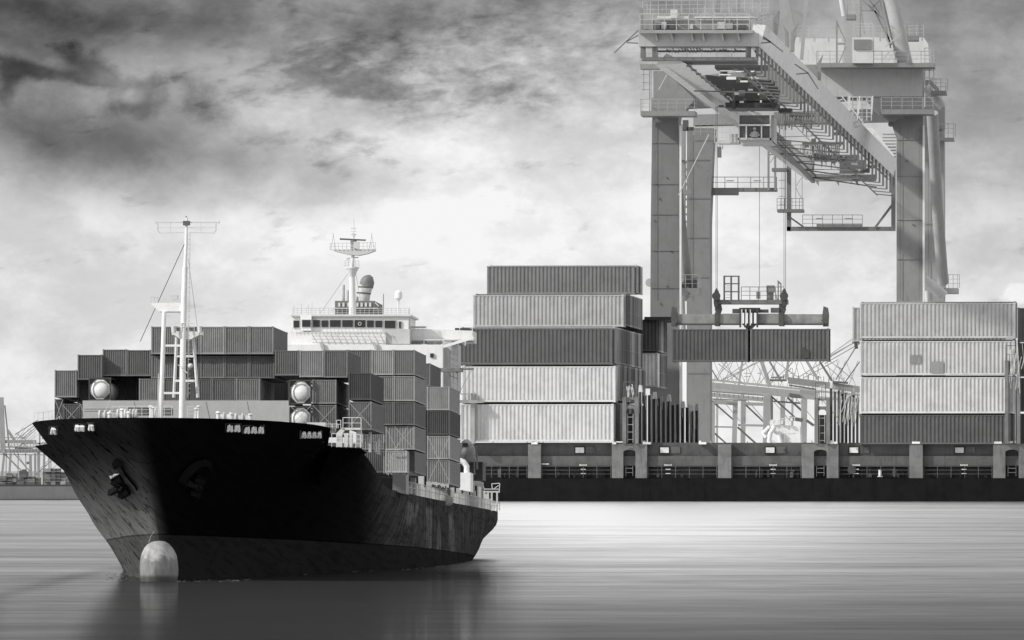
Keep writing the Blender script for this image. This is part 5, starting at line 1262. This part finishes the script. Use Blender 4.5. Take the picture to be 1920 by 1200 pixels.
# hatch: leg visible between; tug-like white deck machinery behind the ship
mc = empty('yard_machine', WF.M); tag(mc, 'white yard machine with round housing behind the moored ship', 'machine')
mb = MB(); D = 3000
mb.poly([(1470, 815), (1500, 812), (1502, 845), (1468, 845)], D, 14); mb.poly([(1440, 800), (1460, 796), (1500, 800), (1500, 812), (1455, 815)], D, 12); mb.build('body', PF, mc, .8)
mb = MB(); mb.tube([WF.P(1452, 800, D-2), WF.P(1444, 812, D-2), WF.P(1442, 826, D-2), WF.P(1447, 840, D-2)], 1.0, 10); mb.tube([WF.P(1443, 800, D-2), WF.P(1431, 812, D-2), WF.P(1436, 820, D-2)], .8, 10); mb.tube([WF.P(1460, 815, D-2), WF.P(1468, 845, D-2)], .9, 8); mb.build('pipe', PF, mc, .75)
mb = MB(); mb.sphere(WF.P(1444, 809, D-1), (1.2, 1, 1.8), 12, 8); mb.build('drum', PF, mc, .15)
mb = MB(); [mb.slab(x, y_, x+4, y_+5, D-1.5, 2) for x, y_ in ((1446, 788), (1456, 786), (1464, 790), (1474, 788), (1482, 784), (1478, 793))]; mb.rail(1444, 796, 1490, 790, D-1, 8, 6, 1.2, 2); mb.build('guard_rail', PF, mc, .75)

# ================================================================== BACKGROUND QUAY CRANES
def bgcrane(lab, D, bars, col, tubes=()):
    root = empty('quay_crane', WF.M); tag(root, lab, 'gantry crane', 'distant quay cranes')
    for name, lst in bars:
        for q in lst:
            m_ = MB(); x0, y0, x1, y1, wd = q[:5]; dd = q[5] if len(q) > 5 else 0
            m_.pb(x0, y0, x1, y1, D+dd, wd, D+dd, wd); m_.build(name, PF, root, q[6] if len(q) > 6 else col)
    return root
bgcrane('pale distant gantry crane nearest the left crane leg, seen under the hanging containers', 3600, [
 ('boom', [(1333, 722, 1500, 738, 11), (1333, 740, 1440, 750, 8, 30)]),
 ('leg', [(1379, 750, 1375, 900, 9), (1394, 752, 1392, 900, 9, 40), (1337, 755, 1337, 900, 7)]),
 ('cross_beam', [(1337, 753, 1378, 756, 8), (1335, 800, 1375, 801, 3), (1384, 797, 1431, 798, 4), (1395, 757, 1432, 758, 6)]),
 ('diagonal', [(1333, 750, 1375, 787, 3, 0, .12), (1335, 808, 1362, 832, 3, 0, .12), (1396, 757, 1433, 792, 3, 0, .12), (1383, 801, 1420, 834, 3.4, 0, .12)]),
 ('stay', [(1352, 714, 1440, 670, 2), (1350, 700, 1370, 680, 1.2), (1385, 722, 1393, 672, 4), (1333, 690, 1346, 712, 2, 0, .12), (1347, 682, 1397, 722, 1.6), (1360, 716, 1415, 680, 1.6), (1365, 672, 1345, 712, 1.3), (1350, 715, 1400, 680, 1.6), (1393, 720, 1350, 676, 1.2)]),
 ('walkway', [(1335, 734, 1440, 742, 2.5, -5, .2), (1335, 748, 1400, 751, 2.5, -5, .2)]+[(1340+i*9, 736+i*.8, 1340+i*9, 742+i*.8, 1.2, -5, .15) for i in range(20)])], .34)
bgcrane('pale distant gantry crane in the middle under the hanging containers', 3500, [
 ('leg', [(1438, 740, 1436, 900, 13), (1447, 745, 1447, 790, 5, 6, .2), (1468, 742, 1466, 900, 9, 30)]),
 ('boom', [(1440, 737, 1530, 746, 8, -8)]),
 ('pylon', [(1426, 672, 1444, 725, 7), (1443, 678, 1466, 716, 3.5, 0, .2), (1478, 676, 1474, 712, 5)]),
 ('diagonal', [(1445, 742, 1490, 782, 3, 0, .12), (1476, 745, 1512, 778, 4, 0, .12)]),
 ('stay', [(1440, 724, 1490, 676, 1.4), (1420, 724, 1452, 686, 1.6), (1462, 712, 1484, 690, 1.4), (1452, 676, 1500, 710, 1.4), (1498, 707, 1560, 668, 1.8), (1508, 708, 1572, 674, 1.8)]),
 ('platform', [(1443, 713, 1475, 713, 4, 0, .14), (1446, 708, 1470, 707, 3, 0, .2)]),
 ('cable_drum', [(1480, 740, 1500, 743, 6, -10, .12), (1445, 752, 1500, 756, 3, -6, .16)])], .34)
bgcrane('darker distant gantry crane left of the right edge stack', 3400, [
 ('boom', [(1478, 713, 1625, 732, 12, 0, .26), (1479, 722, 1530, 730, 3, -4, .14)]),
 ('leg', [(1508, 748, 1506, 900, 11)]),
 ('pylon', [(1512, 676, 1534, 712, 5), (1537, 678, 1560, 714, 4, 0, .16)]),
 ('stay', [(1540, 676, 1610, 638, 2.2), (1546, 682, 1612, 644, 2), (1556, 665, 1598, 636, 1.5), (1556, 670, 1605, 640, 1.3), (1567, 712, 1604, 652, 2, 0, .14), (1585, 716, 1612, 678, 2, 0, .14), (1555, 676, 1600, 712, 1.5), (1548, 684, 1580, 712, 1.4)]),
 ('platform', [(1512, 700, 1540, 708, 1.5), (1570, 688, 1580, 692, 2), (1560, 716, 1590, 718, 4, -2, .12), (1500, 735, 1530, 738, 8, -3, .3)]),
 ('boom_tip', [(1598, 640, 1612, 642, 5, 0, .10), (1604, 640, 1606, 654, 6, 0, .08)]),
 ('wing', [(1480, 784, 1505, 788, 7, -6, .12), (1512, 788, 1526, 798, 5, -6, .14)]),
 ('rail_post', [(1440+i*9.5, 712+i*.6, 1440+i*9.5, 700+i*.5, 1.1, 0, .14) for i in range(16)])], .34)
bgcrane('faint furthest gantry crane, a web of pale rods behind the other distant cranes', 3900, [
 ('boom', [(1333, 712, 1620, 742, 4), (1333, 730, 1620, 752, 5)]),
 ('stay', [(1336+i*21, 718+i*1.2, 1356+i*21+rnd.uniform(-8, 8), 676, 1.3) for i in range(13)]+[(1356+i*21, 718+i*1.2, 1340+i*21+rnd.uniform(-8, 8), 678, 1.1) for i in range(13)]),
 ('leg', [(1345+i*47, 735, 1344+i*47, 880, 4+i % 3*2) for i in range(6)]),
 ('diagonal', [(1350+i*47, 745, 1388+i*47, 790, 1.6) for i in range(5)]),
 ('rail_post', [(1340+i*8, 714+i*.9, 1340+i*8, 704+i*.9, 1.0) for i in range(34)]),
 ('platform', [(1395, 700, 1408, 700, 1.5), (1395, 706, 1408, 706, 1.5), (1420, 700, 1430, 700, 1.5), (1425, 690, 1425, 715, 1.2), (1400, 692, 1400, 718, 1.2), (1480, 700, 1492, 700, 1.5), (1486, 690, 1486, 708, 1.2)])], .38)
# left port
bgcrane('pale quay crane at the left edge with its boom stays fanning towards the bow', 3700, [
 ('pylon', [(2, 745, 6, 850, 9, 0, .3), (9, 760, 18, 846, 2.4, 0, .3), (14, 806, 30, 830, 5)]),
 ('boom', [(-20, 828, 68, 828, 6), (-20, 846, 90, 845, 7)]),
 ('leg', [(8, 850, 3, 900, 4), (20, 850, 17, 900, 4), (57, 852, 58, 900, 5, -10), (66, 850, 66, 910, 4), (72, 848, 72, 910, 4), (83, 850, 82, 910, 4)]),
 ('diagonal', [(9, 852, 40, 882, 2, 0, .2), (26, 850, 57, 885, 2, 0, .22), (98, 862, 68, 890, 2, 0, .25), (28, 845, 44, 830, 1.6), (40, 828, 55, 842, 1.6)]),
 ('stay', [(28, 815, 72, 787, 1.8), (34, 822, 72, 792, 1.6), (40, 824, 72, 797, 1.5), (30, 812, 50, 826, 1.5), (46, 822, 72, 802, 1.2)]),
 ('cab', [(50, 868, 56, 868, 5, 0, .15), (28, 840, 62, 843, 5, 4, .35)]),
 ('rail_post', [(3+i*6, 832, 3+i*6, 837, 1.2, -3, .25) for i in range(12)])], .27)
bgcrane('pale quay crane tower just left of the bow', 3750, [
 ('leg', [(75, 795, 73, 905, 3), (90, 800, 92, 880, 2.4)]),
 ('boom', [(40, 831, 100, 832, 3)]),
 ('platform', [(76, 812, 92, 812, 5, 0, .3), (78, 822, 92, 822, 2), (78, 830, 92, 830, 2), (74, 806, 86, 803, 4)])], .30)
bgcrane('thin far gantry crane behind the others at the left edge', 3900, [
 ('stay', [(18+i*4, 838, 44+i*5, 800+i*2, .8) for i in range(7)]),
 ('leg', [(12, 848, 11, 905, 2), (34, 846, 34, 905, 2), (48, 846, 49, 905, 2), (95, 846, 96, 905, 2)]),
 ('cross_beam', [(0, 838, 110, 839, 3), (0, 852, 96, 853, 2), (-10, 820, 50, 821, 1.5)]),
 ('diagonal', [(12, 853, 34, 880, 1.2), (34, 853, 50, 878, 1.2), (96, 858, 70, 885, 1.2), (112, 868, 90, 884, 1.2), (60, 830, 80, 846, 1), (80, 830, 62, 846, 1)])], .3)
# distant low ship with its containers
DS = 2560.0
m_ = MB(); m_.prism([WF.P(-60, 936.5, DS), WF.P(190, 936.5, DS), WF.P(190, 912, DS), WF.P(-60, 912, DS)], (0, 30, 0))
ds = empty('distant_ship', WF.M); tag(ds, 'low grey container ship far off behind the bow at the left edge', 'container ship')
m_.build('hull', PF, ds, .16)
m_ = MB(); m_.prism([WF.P(-60, 939, DS-1), WF.P(190, 939, DS-1), WF.P(190, 935.5, DS-1), WF.P(-60, 935.5, DS-1)], (0, 30, 0)); m_.build('boot_top', PF, ds, .06)
m_ = MB(); m_.prism([WF.P(-60, 912, DS+1), WF.P(190, 912, DS+1), WF.P(190, 908.5, DS+1), WF.P(-60, 908.5, DS+1)], (0, 28, 0)); m_.build('deck', PF, ds, .06)
ci = 0
cols_ = [(-2, 12, 4, 892), (12, 23, 6, 887), (23, 31, 4, 887), (36, 49, 4, 882), (40, 65, 3, 893), (65, 75, 2, 895), (80, 95, 5, 878), (95, 104, 5, 878), (104, 113, 5, 878), (113, 123, 4, 885), (123, 137, 2, 896), (30, 45, 3, 895)]
for x0, x1, n, yt in cols_:
    for r_ in range(n):
        y1_ = 908.5-(908.5-yt)/n*r_; y0_ = 908.5-(908.5-yt)/n*(r_+1)
        m_ = MB(); t = rnd.choice((.10, .14, .2, .27, .12, .17)); dy = rnd.uniform(1, 4)
        m_.slab(x0+.15, y0_+.4, x1-.15, y1_, DS+dy, 2.5); m_.slab(x0+.1, y0_+.3, x0+.6, y1_, DS+dy-.1, .1); m_.slab(x1-.6, y0_+.3, x1-.1, y1_, DS+dy-.1, .1)
        if x0 == 95 and r_ == 0: t = .75
        if x0 == 113 and r_ == 0: t = .75
        o = m_.build('distant_container', PF, None, t)
        tag(o, 'tiny %s container on the distant ship left of the bow, part of a low block' % ('white' if t > .5 else 'pale' if t > .19 else 'dark'), 'container', 'tiny containers on the distant ship')
m_ = MB(); m_.poly([(36, 893), (36, 884), (41, 884), (41, 880), (45, 880), (45, 884), (49, 884), (49, 893)], DS+8, 6); m_.build('deck_house', PF, ds, .12)

# ================================================================== foam at the bow
m_ = MB()
for i in range(150):
    t = rnd.random()
    if rnd.random() < .35: x = rnd.uniform(200, 262); y_ = rnd.uniform(1074, 1090); s9 = 1 
    elif rnd.random() < .5: x = rnd.uniform(330, 470); y_ = 1089+rnd.uniform(-2.5, 1.5)
    else: x = rnd.uniform(330, 860); y_ = 1088-(x-330)*.050+rnd.uniform(-1.5, 1.5)
    D = CAMZ*F/(y_-HY); X_ = (x-960)*D/F; s_ = rnd.uniform(.03, .13)
    a = rnd.uniform(0, 3); 
    m_.add([(X_-s_*2.2, D-s_, .012), (X_+s_*.4, D-s_*1.4, .03), (X_+s_*2.4, D+s_*.3, .012), (X_-s_*.3, D+s_*1.2, .02+s_*.18)], [(0, 1, 2, 3)])
tag(m_.build('foam', PF, None, .32), 'thin broken foam along the waterline of the black ship', 'foam', None, 'stuff')

for o in bpy.data.objects:
    if len(str(o.get('label','')).split())>16: print('LONG', o.name, o['label'])
